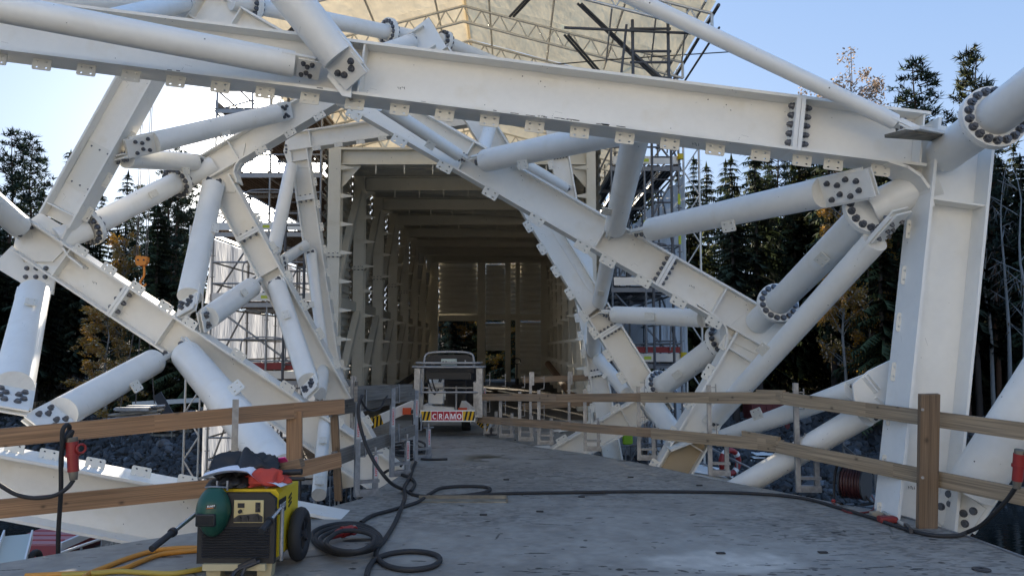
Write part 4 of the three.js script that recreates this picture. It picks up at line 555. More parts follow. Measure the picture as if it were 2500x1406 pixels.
const CR = { s: [leafMat(.048, .068, .024), leafMat(.036, .056, .026), leafMat(.066, .076, .022), leafMat(.044, .06, .03)], p: [leafMat(.05, .075, .034), leafMat(.042, .066, .04), leafMat(.066, .078, .03)], g: [leafMat(.8, .46, .03, .4), leafMat(.62, .34, .03, .4)], w: [leafMat(.62, .44, .28, .25)], b: [leafMat(.2, .12, .04), leafMat(.2, .12, .04)] };
const TK = { s: std([.07, .055, .045], .95), p: std([.14, .075, .045], .95), g: std([.3, .28, .25], .9), w: std([.4, .36, .33], .9), b: std([.26, .255, .24], .9) };
const KIND = { s: 'spruce', p: 'pine', g: 'golden birch', w: 'pale birch', b: 'bare birch' }, NAME = { s: 'spruce_tree', p: 'pine_tree', g: 'birch_tree', w: 'birch_tree', b: 'birch_tree' };
const planted = [];
function plant(kind, v, px, topY, d, label, wide = 1) {
  const top = at(px, topY, d), y0 = land(top.x, d) - .1, s = (top.y - y0) / 20, p = V3(top.x, y0, -d); const w = Math.min(1.5, Math.max(.7, s)) * wide;
  planted.push({ kind, v, p, s, w, px, d, label });
}
// trees that stand out
plant('p', 0, 35, 322, 46, 'pine with a ragged top at the far left above the frame corner'); plant('p', 1, 78, 328, 49, 'second ragged pine beside the far left one'); plant('s', 1, 172, 362, 53, 'slender spruce top rising behind the second frame side beam');
plant('s', 3, 312, 412, 58, 'thin spruce standing free between the left tubes'); plant('p', 2, 436, 366, 47, 'dark bushy pine behind the flanged tube left of the glare'); plant('p', 1, 418, 372, 50, 'pine close behind the bushy one left of the glare');
plant('p', 0, 2238, 148, 45, 'tall pine above the right end of the long beam', 1.15); plant('p', 2, 2372, 122, 47, 'tallest pine, left of the big flange at the right'); plant('w', 0, 2080, 176, 52, 'pale leafed birch top seen above the long beam', 1.2); plant('w', 0, 2030, 232, 55, 'lower pale birch crown behind the long beam', 1.1);
plant('g', 0, 266, 735, 38, 'yellow birch glowing under the second frame at left', .8); plant('g', 1, 305, 560, 41, 'thin golden birch between dark spruces at left', .6); plant('g', 1, 2050, 440, 38, 'golden birch seen between the two right tubes', .8); plant('g', 0, 2118, 540, 38.5, 'rusty birch beside the right column', .8);
plant('s', 2, 1772, 385, 47, 'spruce with drooping boughs under the long beam at right'); plant('s', 0, 1846, 372, 45, 'full spruce behind the rising right tube'); plant('s', 1, 1694, 378, 51, 'spruce right beside the right lattice mast'); plant('s', 2, 1935, 392, 48, 'spruce behind the splice of the long beam');
for (const [i, px] of [[0, 2476], [1, 2440], [2, 2400], [3, 2494]]) plant('b', i % 2, px, 330 + i * 26, 36 + i * 1.5, `${['tallest', 'second', 'third', 'rightmost'][i]} of the bare white birches at the right edge`);
// the rest of the wood in rows
{ const q = rnd(909); const rows = [
  ['front row of the left wood', -150, 490, 46, 17, 42, 450, 590], ['back row of the left wood', -180, 500, 40, 18, 54, 440, 540],
  ['row behind the left scaffold', 520, 1040, 58, 10, 52, 640, 720], ['row behind the hall', 1060, 1440, 24, 16, 46, 560, 640], ['row behind the right scaffold', 1460, 1700, 40, 7, 46, 400, 500],
  ['front row of the right wood', 1775, 2700, 50, 24, 40, 280, 390], ['middle row of the right wood', 1760, 2760, 44, 30, 48, 270, 380], ['back row of the right wood', 1700, 2800, 50, 26, 60, 390, 470]];
  rows.forEach(([where, x0, x1, step, n, d, ya, yb]) => { for (let i = 0; i < n; i++) { const px = x0 + (x1 - x0) * (i + .5 + (q() - .5) * .7) / n, k = where.includes('hall') ? (q() < .3 ? 'g' : 's') : q() < (px < 520 ? .35 : .14) ? 'p' : 's', v = Math.floor(q() * TR[k].length), dd = d + (q() - .5) * 5, X = (px - CX) / FPX * dd, y = ya + (yb - ya) * q(); if ([[-19.4, 38], [15.8, 38]].some(([gx, gd]) => dd > gd + 1 && dd < 51 && Math.abs(X - (gx - .31 * (dd - gd))) < 1.9)) continue; plant(k, v, px, y, dd, `${ORD[i]} tree from the left in the ${where}`); } }); }
{ const first = new Map(); for (const t of planted) { const key = t.kind + t.v; const o = thing(NAME[t.kind], t.label.length > 70 ? t.label : `${t.label}`.replace(' tree ', ` ${KIND[t.kind]} `), 'tree', t.p, t.px < 700 ? 'trees of the left wood' : t.px < 1700 ? 'trees behind the hall' : 'trees of the right wood'); o.rotation.y = (t.px * 7.3) % 6.28; o.scale.set(t.w, t.s, t.w);
  for (const [n, g, m] of [['trunk', TR[t.kind][t.v].trunk, TK[t.kind]], ['crown', TR[t.kind][t.v].crown, CR[t.kind][t.v]]]) { if (!g.attributes.position.count) continue; const e = shade(new THREE.Mesh(g, m)); e.name = n; o.add(e); } } }
{ // undergrowth: bare twigs and low green along the forest edge, one mass
  const q = rnd(44), s = triSoup(); for (let i = 0; i < 26; i++) { const h = .5 + q(), o = V3((q() - .5) * .9, 0, (q() - .5) * .9), t = o.clone().add(V3((q() - .5) * .8, h, (q() - .5) * .8)), w = V3(.012, 0, .012); s.tri(o.clone().sub(w), o.clone().add(w), t, V3(0, .5, .8)); for (let j = 0; j < 5; j++) { const p = lerp(o, t, .3 + .7 * q()), u = V3(q() - .5, q() * .4, q() - .5).multiplyScalar(.28), e = V3(q() - .5, q() - .5, q() - .5).multiplyScalar(.12); s.tri(p, p.clone().add(u), p.clone().add(u).add(e), V3(0, 1, .3)); } }
  const g = s.build(), N = 1300, im = shade(new THREE.InstancedMesh(g, std([1, 1, 1], .9), N)), m = new THREE.Matrix4(), qq = new THREE.Quaternion(), c = new THREE.Color(); im.name = 'undergrowth'; im.userData = { kind: 'stuff', label: 'low brown and green undergrowth at the edge of the wood', category: 'undergrowth' };
  for (let i = 0; i < N; i++) { const d = 40 + q() * 26, x = (q() * 2 - 1) * 38, k = .6 + q() * 1.1; qq.setFromAxisAngle(V3(0, 1, 0), q() * 6); m.compose(V3(x, land(x, d) - .05, -d), qq, V3(k, k, k)); im.setMatrixAt(i, m); const v = q(); im.setColorAt(i, c.setRGB(.05 + .06 * v, .045 + .03 * v, .025)); } scene.add(im); }
// ------------------------------------------------------------------ guardrails on the slab
function label(text, w, h, ink, ground, opt = {}) { const c = document.createElement('canvas'); c.width = 512; c.height = Math.round(512 * h / w); const x = c.getContext('2d'); x.fillStyle = ground; x.fillRect(0, 0, c.width, c.height); x.fillStyle = ink; x.font = `${opt.font ?? 'bold'} ${Math.round(c.height * (opt.size ?? .8))}px sans-serif`; x.textAlign = 'center'; x.textBaseline = 'middle'; if (opt.flip) { x.translate(c.width, 0); x.scale(-1, 1); } if (opt.draw) opt.draw(x, c); else x.fillText(text, c.width / 2, c.height * .54, c.width * .94); const t = new THREE.CanvasTexture(c); t.colorSpace = THREE.SRGBColorSpace; return new THREE.MeshStandardMaterial({ map: t, roughness: .6 }); }
const safeLabel = label('COMBISAFE', .24, .045, '#c4202a', '#b9bdbf');
const lblGeo = new THREE.PlaneGeometry(.24, .04).rotateZ(-Math.PI / 2);
function post(labelText, px, baseY, topY, turn, sticker = 0, group = 'steel guardrail posts') {
  const g = gnd(px, baseY), d = -g.z, top = at(px, topY, d).y, t = thing('guardrail_post', labelText, 'post', g, group), c = Math.cos(turn), s = Math.sin(turn), W = (x, y, z) => V3(g.x + x * c + z * s, y, g.z - x * s + z * c), w = .026, dir = V3(c, 0, -s);
  part(t, 'upright', bar(W(0, 0, 0), W(0, top, 0), w * 2, w * 2, dir), M.galv);
  part(t, 'foot', [bar(W(.027, .035, 0), W(.24, .035, 0), .07, .06), bar(W(.027, .15, 0), W(.24, .15, 0), .03, .06), bar(W(.2, .071, 0), W(.2, .134, 0), .05, .06, dir)], M.galv);
  part(t, 'clamp_tube', bar(W(.2, .166, 0), W(.2, .42, 0), .05, .05, dir), M.galv); if (baseY > 1095) part(t, 'clamp_screw', [pipe(W(.2, .42, 0), W(.2, .5, 0), .012, 8), bar(W(.12, .44, 0), W(.28, .44, 0), .014, .02)], M.galv);
  if (sticker >= 0) for (const y of [.5, .98]) part(t, 'hook', [bar(W(.027, y - .09, .0), W(.085, y - .09, 0), .008, .03), bar(W(.085, y - .09, 0), W(.085, y + .13, 0), .008, .03, dir), bar(W(.027, y + .09, 0), W(.085, y + .09, 0), .008, .03)], M.galv);
  if (sticker > 0) for (const [x, y] of sticker === 2 ? [[0, .72], [.2, .3]] : [[0, .72]]) { const m = piece(t, 'sticker', lblGeo, safeLabel, W(x, y, .029), new THREE.Quaternion().setFromAxisAngle(V3(0, 1, 0), turn)); }
  return t;
}
function board(labelText, pts, h, mat, th = .036, name = 'guardrail_board') { // plank from a to b (world points)
  const g = bar(pts[0], pts[1], h, th, V3(0, 1, 0)), uv = g.attributes.uv, o = rb(), e = rb(); for (let i = 0; i < uv.count; i++) uv.setXY(i, uv.getX(i) + o * 3, uv.getY(i) + e); return one(name, labelText, 'board', g, mat, 'guardrail boards'); }
const rb = rnd(12);
// left side
post('leftmost steel guardrail post, behind the welding machine', 566, 1300, 975, .35, -1); post('steel guardrail post with the black cable hung over it', 870, 1213, 948, .5, 2); post('second steel guardrail post from the left corner, before the coiled cable', 956, 1164, 948, .55, 2); post('third steel guardrail post at the end of the left rail', 1014, 1124, 952, .6, 2);
const up = (p, y) => p.clone().setY(y), bk = (p, dz) => p.clone().add(V3(0, 0, dz));
board('long orange-brown top board at the left edge of the picture', [at(-160, 1084, 6.05), at(565, 1016, 7.0)], .145, M.wood); board('orange-brown top board between steel post and grey boards', [at(560, 1016, 7.05), at(838, 992, 7.95)], .145, M.wood); board('long lower board at the left edge, running behind the welder', [at(-160, 1258, 6.05), at(570, 1186, 7.0)], .145, M.wood); board('lower orange-brown board right of the welder', [at(566, 1186, 7.06), at(830, 1122, 7.95)], .145, M.wood);
board('grey weathered top board at the left corner posts', [at(806, 1000, 8.0), at(1010, 962, 10.95)], .15, M.woodgrey); board('grey weathered lower board at the left corner posts', [at(812, 1122, 8.0), at(1010, 1050, 10.95)], .15, M.woodgrey); board('extra grey board fixed across the tops of the corner posts', [at(868, 962, 8.15), at(1004, 952, 10.9)], .16, M.woodgrey);
one('timber_post', 'wide orange-brown timber post nailed between the left boards', 'timber post', bar(at(718, 1005, 7.55), at(718, 1146, 7.55), .145, .036, RIGHT), M.wood); one('timber_post', 'narrow brown timber post beside the steel corner post', 'timber post', bar(at(815, 1003, 8.02), gnd(826, 1222), .075, .04, RIGHT), M.woodpost);
// right side
const RP = [[1184, 1062, 966], [1222, 1068, 963], [1269, 1076, 956], [1316, 1085, 952], [1429, 1101, 950], [1561, 1123, 943], [1735, 1161, 940], [1950, 1201, 935]];
RP.forEach(([x, b, t], i) => post(`${['farthest', 'second farthest', 'third farthest', 'fourth', 'fifth', 'sixth', 'second nearest', 'nearest'][i]} steel post of the right guardrail`, x, b, t, -.1, i === 0 ? 1 : 0));
const RT = [[1176, 969, 14], [1368, 972, 11.8], [1575, 970, 10.6], [1918, 972, 8.62], [2560, 1062, 5.9]], RB = [[1176, 1024, 14], [1380, 1040, 11.7], [1600, 1058, 10.3], [1906, 1090, 8.66], [2560, 1226, 5.9]];
['farthest', 'second farthest', 'middle', 'nearest'].forEach((n, i) => { const sh = (i % 2) * .04, far = i === 3 ? 1.5 : 1, ex = (p) => { p[1] = p[0].clone().lerp(p[1], far); return p; }; board(`${n} top board of the right guardrail`, ex([at(RT[i][0] - 8, RT[i][1], RT[i][2] + .1 + sh), at(RT[i + 1][0] + 8, RT[i + 1][1], RT[i + 1][2] + .1 + sh)]), i < 2 ? .12 : .135, i < 2 ? M.plank : M.woodpale); board(`${n} lower board of the right guardrail`, ex([at(RB[i][0] - 8, RB[i][1], RB[i][2] + .1 + sh), at(RB[i + 1][0] + 8, RB[i + 1][1], RB[i + 1][2] + .1 + sh)]), i < 2 ? .12 : .135, i < 2 ? M.plank : M.woodpale); });
board('loose short board laid along the right top rail', [at(1850, 962, 9.2), at(1916, 964, 8.72)], .1, M.woodpale); board('loose short board laid along the right lower rail', [at(1814, 1062, 9.3), at(1904, 1078, 8.76)], .1, M.woodpale);
{ const g = gnd(2264, 1289), t = thing('timber_post', 'thick brown timber post standing before the right column', 'timber post', g); part(t, 'post', bar(g, at(2270, 962, 6.78), .165, .05, RIGHT), M.woodpost); for (const [x, y] of [[2254, 1000], [2254, 1166]]) part(t, 'nut', pipe(at(x, y, 6.755), at(x, y, 6.735), .014, 6), M.bolt); }
// low rails farther back beside the hall entrance
{ const f = [[-3.3, 14.3], [-3.45, 15.4], [-2.6, 12.9], [.35, 15.0], [1.1, 15.3], [1.6, 15.4]]; f.forEach(([x, d], i) => { const t = thing('guardrail_post', `${['left rear post near the lift outrigger', 'left rear post at the hall wall', 'left rear post behind the grey boards', 'right rear post nearest the lift', 'right rear post in the middle', 'right rear post at the hall wall'][i]}, slim galvanised`, 'post', V3(x, 0, -d), 'steel guardrail posts'); part(t, 'upright', bx(x - .025, x + .025, 0, 1.1, -d - .025, -d + .025), M.galv); part(t, 'foot', bx(x - .03, x + .2, 0, .06, -d - .06, -d + .06), M.galv); part(t, 'hook', bx(x + .03, x + .07, .85, 1.1, -d - .004, -d + .004), M.galv); });
  board('weathered low board at the left rear posts', [V3(-2.5, .5, -12.8), V3(-3.5, .5, -15.4)], .12, M.woodgrey); board('weathered high board at the left rear posts', [V3(-2.5, .95, -12.8), V3(-3.5, .95, -15.4)], .12, M.woodgrey); board('dark board low behind the right guardrail', [V3(.2, .45, -15.07), V3(1.7, .5, -15.5)], .12, M.plank); board('dark board high behind the right guardrail', [V3(.2, .95, -15.07), V3(1.7, .98, -15.5)], .12, M.plank); }
// ------------------------------------------------------------------ welding machine
{
  const x0 = -2.14, x1 = -1.615, zf = -5.45, zb = -6.06, yb = .115, yt = .575, xc = (x0 + x1) / 2;
  const t = thing('welding_machine', 'yellow and black wheeled welding machine at the front left of the slab', 'welding machine', V3(xc, 0, -5.8));
  part(t, 'body', [prism([[x0 + .012, yb], [x1 - .004, yb], [x1 - .004, yt - .03], [x1 - .03, yt], [x0 + .03, yt], [x0 + .012, yt - .03]], .5, new THREE.Matrix4().makeTranslation(0, 0, zb))], M.yellow);
  const fr = part(t, 'front_panel', [prism([[x0, yb - .02], [x1, yb - .02], [x1, yt - .05], [x1 - .05, yt - .01], [x0 + .05, yt - .01], [x0, yt - .05]], .045, new THREE.Matrix4().makeTranslation(0, 0, zf - .06))], M.black);
  for (let i = 0; i < 12; i++) part(fr, 'louvre', bar(V3(x0 + .035, .14 + i * .0175, zf - .01), V3(x1 - .035, .14 + i * .0175, zf - .01), .009, .014, V3(0, 1, .6)), M.darkmetal);
  const pn = part(fr, 'control_plate', rbox(-1.893, -1.69, .368, .52, zf - .014, zf - .004, .004), std([.55, .47, .25], .5, .2));
  part(pn, 'display', bx(-1.865, -1.82, .47, .5, zf - .004, zf + .002), M.black); part(pn, 'switch_block', bx(-1.745, -1.712, .44, .505, zf - .004, zf + .001), M.darkmetal); part(pn, 'socket_bar', prism([[-1.89, .375], [-1.695, .375], [-1.695, .41], [-1.73, .432], [-1.86, .42], [-1.89, .4]], .006, new THREE.Matrix4().makeTranslation(0, 0, zf - .004)), M.darkmetal);
  for (const [x, y, r] of [[-1.845, .447, .013], [-1.85, .398, .014], [-1.8, .4, .016], [-1.735, .402, .02], [-1.728, .49, .011], [-1.728, .455, .011]]) part(pn, 'knob', pipe(V3(x, y, zf + .001), V3(x, y, zf + .018), r, 14), M.black);
  part(t, 'side_logo', [bx(x1 - .003, x1 - .001, .40, .50, -5.73, -5.56)].map((g) => g), std([.02, .02, .02], .5)); const lg = label('BLADT', .16, .09, '#e8e8e8', '#151515', { size: .62 }), pg = new THREE.PlaneGeometry(.16, .085).rotateY(Math.PI / 2); piece(t, 'side_lettering', pg, lg, V3(x1 + .0015, .45, -5.645));
  for (const y of [.44, .47, .5]) part(t, 'stripe', bar(V3(x1 - .001, y - .03, -5.8), V3(x1 - .001, y - .008, -5.87), .014, .005, V3(0, 1, 0)), M.black);
  for (const x of [x0 + .11, x1 - .07]) part(t, 'foot', prism([[x - .045, 0], [x + .045, 0], [x + .055, .1], [x - .055, .1]], .09, new THREE.Matrix4().makeTranslation(0, 0, zf - .12)), std([.42, .36, .22], .6));
  part(t, 'front_bar', bx(x0 + .05, x1 - .05, .055, .098, zf - .03, zf + .012), std([.5, .44, .28], .6)); part(t, 'base_plate', bx(x0 + .02, x1 - .01, .1, .113, zb, zf - .07), M.dirty);
  for (const [x, k] of [[x1 + .055, 1], [x0 - .055, -1]]) { const w = part(t, 'wheel', new THREE.TorusGeometry(.145, .048, 12, 36).rotateY(Math.PI / 2).translate(x, .194, -5.9), M.rubber); part(w, 'rim', [pipe(V3(x - .02, .194, -5.9), V3(x + .02, .194, -5.9), .112, 20), pipe(V3(x - .04 * k, .194, -5.9), V3(x + .045 * k, .194, -5.9), .035, 14)], M.darkmetal); for (let i = 0; i < 5; i++) { const a = i * 1.2566; part(w, 'spoke', bar(V3(x + k * .024, .194, -5.9), V3(x + k * .024, .194 + Math.sin(a) * .105, -5.9 + Math.cos(a) * .105), .03, .012, RIGHT), M.black); } }
  for (const [xa, ya, xb, yc, za] of [[x0 - .01, .435, x0 - .09, .315, -5.0], [x1 + .02, .452, x1 - .01, .372, -5.22]]) { const a = V3(xa, ya, -5.52), b = V3(xb, yc, za), m = lerp(a, b, .58); const h = part(t, 'handle', pipe(a, b, .014, 12), M.chrome); part(h, 'grip', [pipe(m, b.clone().addScaledVector(b.clone().sub(a).normalize(), .015), .021, 12), pipe(m, lerp(a, b, .63), .03, 12)], M.black); }
  part(t, 'side_post', pipe(V3(x1 + .03, .1, -5.53), V3(x1 + .03, .45, -5.53), .014, 10), M.galv);
  // green mask hung on the front
  const g = new THREE.SphereGeometry(1, 28, 22, 0, Math.PI).scale(.116, .168, .13), p = g.attributes.position; for (let i = 0; i < p.count; i++) { const y = p.getY(i); if (y < 0) p.setX(i, p.getX(i) * (1 + y * 1.1)); if (y > .08) p.setZ(i, p.getZ(i) * (1 - (y - .08) * 2)); } g.computeVertexNormals();
  const mk = thing('welding_mask', 'dark green welding mask hanging on the front of the machine', 'mask', V3(-2.025, .27, zf)); const shell = part(mk, 'shell', g.translate(-2.025, .447, zf - .0), M.green);
  part(shell, 'visor_frame', rbox(-2.1, -1.97, .37, .455, zf + .07, zf + .136, .012), M.black); part(shell, 'visor_glass', bx(-2.088, -1.982, .382, .444, zf + .1365, zf + .139), std([.01, .012, .015], .08)); piece(shell, 'lettering', new THREE.PlaneGeometry(.062, .03), label('BLADT', .062, .03, '#f0f0ee', '#102a20', { size: .62, draw: (x, c) => { x.font = `bold ${c.height * .55}px sans-serif`; x.fillText('BLADT', c.width / 2, c.height * .36, c.width * .9); x.fillStyle = '#d8762a'; x.fillRect(c.width * .05, c.height * .7, c.width * .7, c.height * .12); } }), V3(-2.0, .5, zf + .1235), new THREE.Quaternion().setFromEuler(new THREE.Euler(-.25, .12, .1)));
  part(mk, 'head_band', hose([V3(-2.1, .6, zf - .03), V3(-2.03, .615, zf + .03), V3(-1.95, .6, zf - .03)], .006, 6), M.galv); for (const x of [-2.02, -1.95]) part(mk, 'hook', pipe(V3(x, .58, zf - .03), V3(x, .645, zf - .03), .008, 8), M.galv);
  // odds and ends on top
  const cloth = (nm, lb, cat, x, y, z, sx, sy, sz, mat, sd) => { const n = noiseFn(sd), g = new THREE.SphereGeometry(1, 44, 30), p = g.attributes.position; for (let i = 0; i < p.count; i++) { const v = V3().fromBufferAttribute(p, i), f = .45 + 1.1 * n(v.x * 2.6 + 9, v.y * 2.2 + v.z * 2.8 + 9, 256, 2); p.setXYZ(i, v.x * sx * f, Math.max(-.25, v.y) * sy * f, v.z * sz * f); } g.computeVertexNormals(); return one(nm, lb, cat, g.translate(x, y, z), mat); };
  cloth('work_jacket', 'crumpled black jacket on top of the welding machine', 'jacket', -1.92, .655, -5.82, .2, .13, .14, M.black, 501); cloth('cloth', 'crumpled red cloth on top of the welding machine', 'cloth', -1.74, .61, -5.70, .16, .075, .13, M.redcloth, 502); cloth('cloth', 'dark red rag left of the black jacket', 'cloth', -2.04, .615, -5.9, .1, .09, .1, std([.3, .03, .04], .9), 503); cloth('glove_pair', 'black work gloves under the white drawings', 'gloves', -2.0, .6, -5.62, .13, .05, .1, M.black, 504);
  const paper = (lb, ox, oz, w, l, f, tw) => { const g = new THREE.PlaneGeometry(w, l, 18, 10).rotateX(-Math.PI / 2), p = g.attributes.position; for (let i = 0; i < p.count; i++) { const x = p.getX(i), z = p.getZ(i); p.setY(i, f(x / w + .5, z / l + .5)); } g.computeVertexNormals(); return one('drawing_sheet', lb, 'paper', g.rotateY(tw).translate(ox, 0, oz), M.paper, 'papers on the welding machine'); };
  paper('large curled white drawing draped over the welding machine', -1.94, -5.62, .46, .26, (u, v) => .655 + .05 * Math.sin(u * 3.1) - .09 * Math.max(0, u - .72) * 3 + .015 * Math.sin(v * 7), .1); paper('smaller white drawing at the right edge of the machine', -1.66, -5.62, .24, .16, (u, v) => .582 + .03 * Math.abs(Math.sin(u * 4)) + .01 * v, -.1);
  one('pink_card', 'bright pink card on top of the welding machine', 'card', bar(V3(-1.84, .70, -5.92), V3(-1.67, .728, -5.92), .07, .006, V3(0, .6, .8)), std([.8, .05, .32], .6)); one('wood_offcut', 'short brown wood offcut on the machine', 'offcut', bar(V3(-1.74, .665, -5.9), V3(-1.54, .715, -5.86), .06, .07), M.woodpost); one('welding_torch', 'black welding torch handle lying across the machine', 'torch', [pipe(V3(-1.72, .645, -5.8), V3(-1.52, .66, -5.78), .022, 12), pipe(V3(-1.7, .612, -5.76), V3(-1.49, .615, -5.74), .014, 10), pipe(V3(-1.72, .61, -5.79), V3(-1.72, .68, -5.79), .03, 12)], M.black);
  one('cable_clamp', 'dark welding clamp and lead hanging from the machine front', 'clamp', [hose([V3(-1.7, .12, zf + .02), V3(-1.76, .1, zf + .05), V3(-1.84, .07, zf + .06), V3(-1.87, .02, zf + .12), V3(-1.93, .02, zf + .22)], .014, 8), bar(V3(-1.72, .13, zf + .03), V3(-1.83, .085, zf + .05), .035, .03), hose([V3(-1.78, .1, zf + .05), V3(-1.8, .04, zf + .08), V3(-1.79, .014, zf + .2)], .012, 8)], M.darkmetal);
}
// ------------------------------------------------------------------ cables, hoses, plugs on the slab
const G = (pts, r) => pts.map(([x, y, h]) => gnd(x, y, h ?? r));
function cable(name, lb, cat, pts, r, mat, group) { return one(name, lb, cat, hose(G(pts, r), r, 10, 8), mat, group); }
{
  const r = .017, cg = 'black cables on the slab';
  const hung = [at(884, 965, 8.15), at(876, 985, 8.1), at(874, 1010, 8.08), at(884, 1060, 8.05), at(906, 1115, 8.0), at(940, 1165, 7.95)]; const flat1 = [[986, 1196], [1020, 1210], [1090, 1213], [1160, 1206], [1194, 1198], [1190, 1190], [1140, 1187], [1080, 1191], [1052, 1204], [1018, 1226], [960, 1244], [910, 1258], [880, 1276]];
  one('power_cable', 'black cable hanging from the left corner post and looping on the slab', 'cable', hose([...hung, ...G(flat1, r)], .018, 10, 8), M.rubber, cg);
  cable('power_cable', 'long black cable crossing the slab to the right edge', 'cable', [[1060, 1212], [1150, 1210], [1230, 1205], [1400, 1202], [1560, 1200], [1700, 1201], [1800, 1203], [1900, 1209], [1970, 1218], [2050, 1240], [2130, 1264], [2210, 1291], [2280, 1307], [2335, 1308], [2362, 1300]], r, M.rubber, cg);
  one('power_cable', 'black cable rising from the slab to the red plug at the right edge', 'cable', hose([gnd(2362, 1300, r), at(2395, 1284, 6.55), at(2430, 1252, 6.35), at(2462, 1218, 6.2), at(2484, 1186, 6.1)], r, 10, 8), M.rubber, cg);
  cable('power_cable', 'black cable winding down the middle with a loop at the bottom edge', 'cable', [[1014, 1128], [1008, 1142], [1000, 1165], [986, 1192], [988, 1214], [976, 1248], [962, 1280], [938, 1318], [918, 1346], [924, 1366], [952, 1384], [1000, 1391], [1052, 1384], [1074, 1366], [1056, 1352], [1010, 1346], [960, 1350], [922, 1362], [902, 1382], [893, 1412]], .02, M.rubber, cg);
  cable('power_cable', 'short black cable curling under the second corner post', 'cable', [[938, 1154], [950, 1148], [972, 1156], [1000, 1166], [1012, 1178], [1008, 1192], [1000, 1200]], .018, M.rubber, cg);
  cable('power_cable', 'black cable running from the third corner post across the slab', 'cable', [[978, 1138], [990, 1126], [1012, 1120], [1050, 1122], [1092, 1121]], .016, M.rubber, cg);
  for (let k = 0; k < 4; k++) { const c = [[992, 1098], [996, 1104], [988, 1092], [1010, 1088]][k], pts = []; for (let i = 0; i < 10; i++) { const a = i / 10 * 6.283; pts.push(gnd(c[0] + Math.cos(a) * (46 - k * 6), c[1] + Math.sin(a) * (9 + k), .02 + k * .03)); } one('cable_coil', `${['lowest', 'second', 'third', 'uppermost'][k]} turn of the coiled cable behind the corner posts`, 'cable', hose(pts, .017, 8, 6, true), M.rubber, 'coiled cable turns'); }
  for (let k = 0; k < 4; k++) { const pts = []; for (let i = 0; i < 14; i++) { const a = i / 14 * 6.283; pts.push(gnd(846 + Math.cos(a) * (84 - k * 9) + k * 3 + 5 * Math.sin(a * 3 + k), 1315 + Math.sin(a) * (38 - k * 4) + k * 2, .02 + .03 * k + .01 * Math.sin(a * 2))); } one('cable_coil', `${['lowest', 'second', 'third', 'uppermost'][k]} turn of the coil around the red plug beside the welder`, 'cable', hose(pts, .018, 8, 6, true), M.rubber, 'coiled cable turns'); }
  cable('air_hose', 'outer orange hose running left from the welding machine', 'hose', [[505, 1338], [440, 1338], [380, 1344], [320, 1360], [262, 1382], [214, 1402], [190, 1425]], .019, M.hose, 'orange hoses'); cable('air_hose', 'inner orange hose parallel to the outer one', 'hose', [[505, 1342], [440, 1347], [390, 1354], [340, 1372], [300, 1388], [250, 1397], [150, 1402], [60, 1406]], .019, M.hose, 'orange hoses'); cable('air_hose', 'yellowish hose at the bottom left picture edge', 'hose', [[515, 1384], [470, 1393], [420, 1400], [350, 1398], [290, 1395], [230, 1400], [150, 1404]], .018, std([.42, .30, .05], .5), 'orange hoses');
  // red plug and socket
  function plug(lb, a, b, cat = 'plug') { const u = b.clone().sub(a).normalize(), L = a.distanceTo(b), t = thing('power_plug', lb, cat, a.y < b.y ? a : b, 'red power plugs'); const q = (s) => a.clone().addScaledVector(u, s * L); part(t, 'cable_gland', pipe(q(0), q(.2), L * .085, 14, L * .11), cat === 'plug' ? M.white : M.dirty); part(t, 'body', [pipe(q(.2), q(.55), L * .125, 18), pipe(q(.55), q(.62), L * .16, 18), pipe(q(.62), q(.9), L * .14, 18)], M.red); part(t, 'collar', pipe(q(.9), q(1), L * .125, 18), M.dirty); const f = q(.72).add(V3(.0, L * .02, L * .02)); part(t, 'lid', new THREE.TorusGeometry(L * .1, L * .03, 8, 18).rotateY(.9).translate(f.x + L * .22, f.y, f.z), M.red); return t; }
  plug('red power plug lying in the cable coil beside the welder', gnd(792, 1310, .06), gnd(866, 1292, .07)); plug('red power socket hanging on a cable below the left top board', at(178, 1172, 6.05), at(174, 1068, 6.05), 'socket'); plug('red power socket at the right picture edge above the lower board', at(2484, 1192, 6.05), at(2492, 1098, 6.0), 'socket');
  one('power_cable', 'dark cable tied over the left top board and dropping into the water', 'cable', hose([at(148, 1140, 6.06), at(150, 1080, 6.0), at(152, 1048, 5.98), at(160, 1038, 6.0), at(168, 1046, 6.1), at(158, 1068, 6.04), at(149, 1100, 6.03), at(147, 1200, 6.1), at(141, 1300, 6.2), at(140, 1420, 6.3)], .017, 8, 8), M.rubber, cg); one('power_cable', 'cable loop tied to the red socket at the left', 'cable', hose([at(170, 1068, 6.05), at(176, 1052, 6.05), at(164, 1066, 6.02), at(154, 1090, 6.04), at(162, 1092, 6.05), at(174, 1072, 6.06)], .014, 8, 8), M.rubber, cg); one('power_cable', 'slack cable from the red socket to the left picture edge', 'cable', hose([at(178, 1172, 6.05), at(164, 1190, 6.02), at(136, 1208, 6.0), at(90, 1216, 5.96), at(40, 1208, 5.93), at(0, 1186, 5.9), at(-60, 1150, 5.9)], .016, 8, 8), M.rubber, cg);
  one('power_cable', 'slack cable tied between the grey corner boards', 'cable', hose([at(880, 975, 8.1), at(892, 996, 8.2), at(925, 998, 8.9), at(940, 975, 9.3), at(948, 958, 9.6)], .012, 8, 8), M.rubber, cg);
}
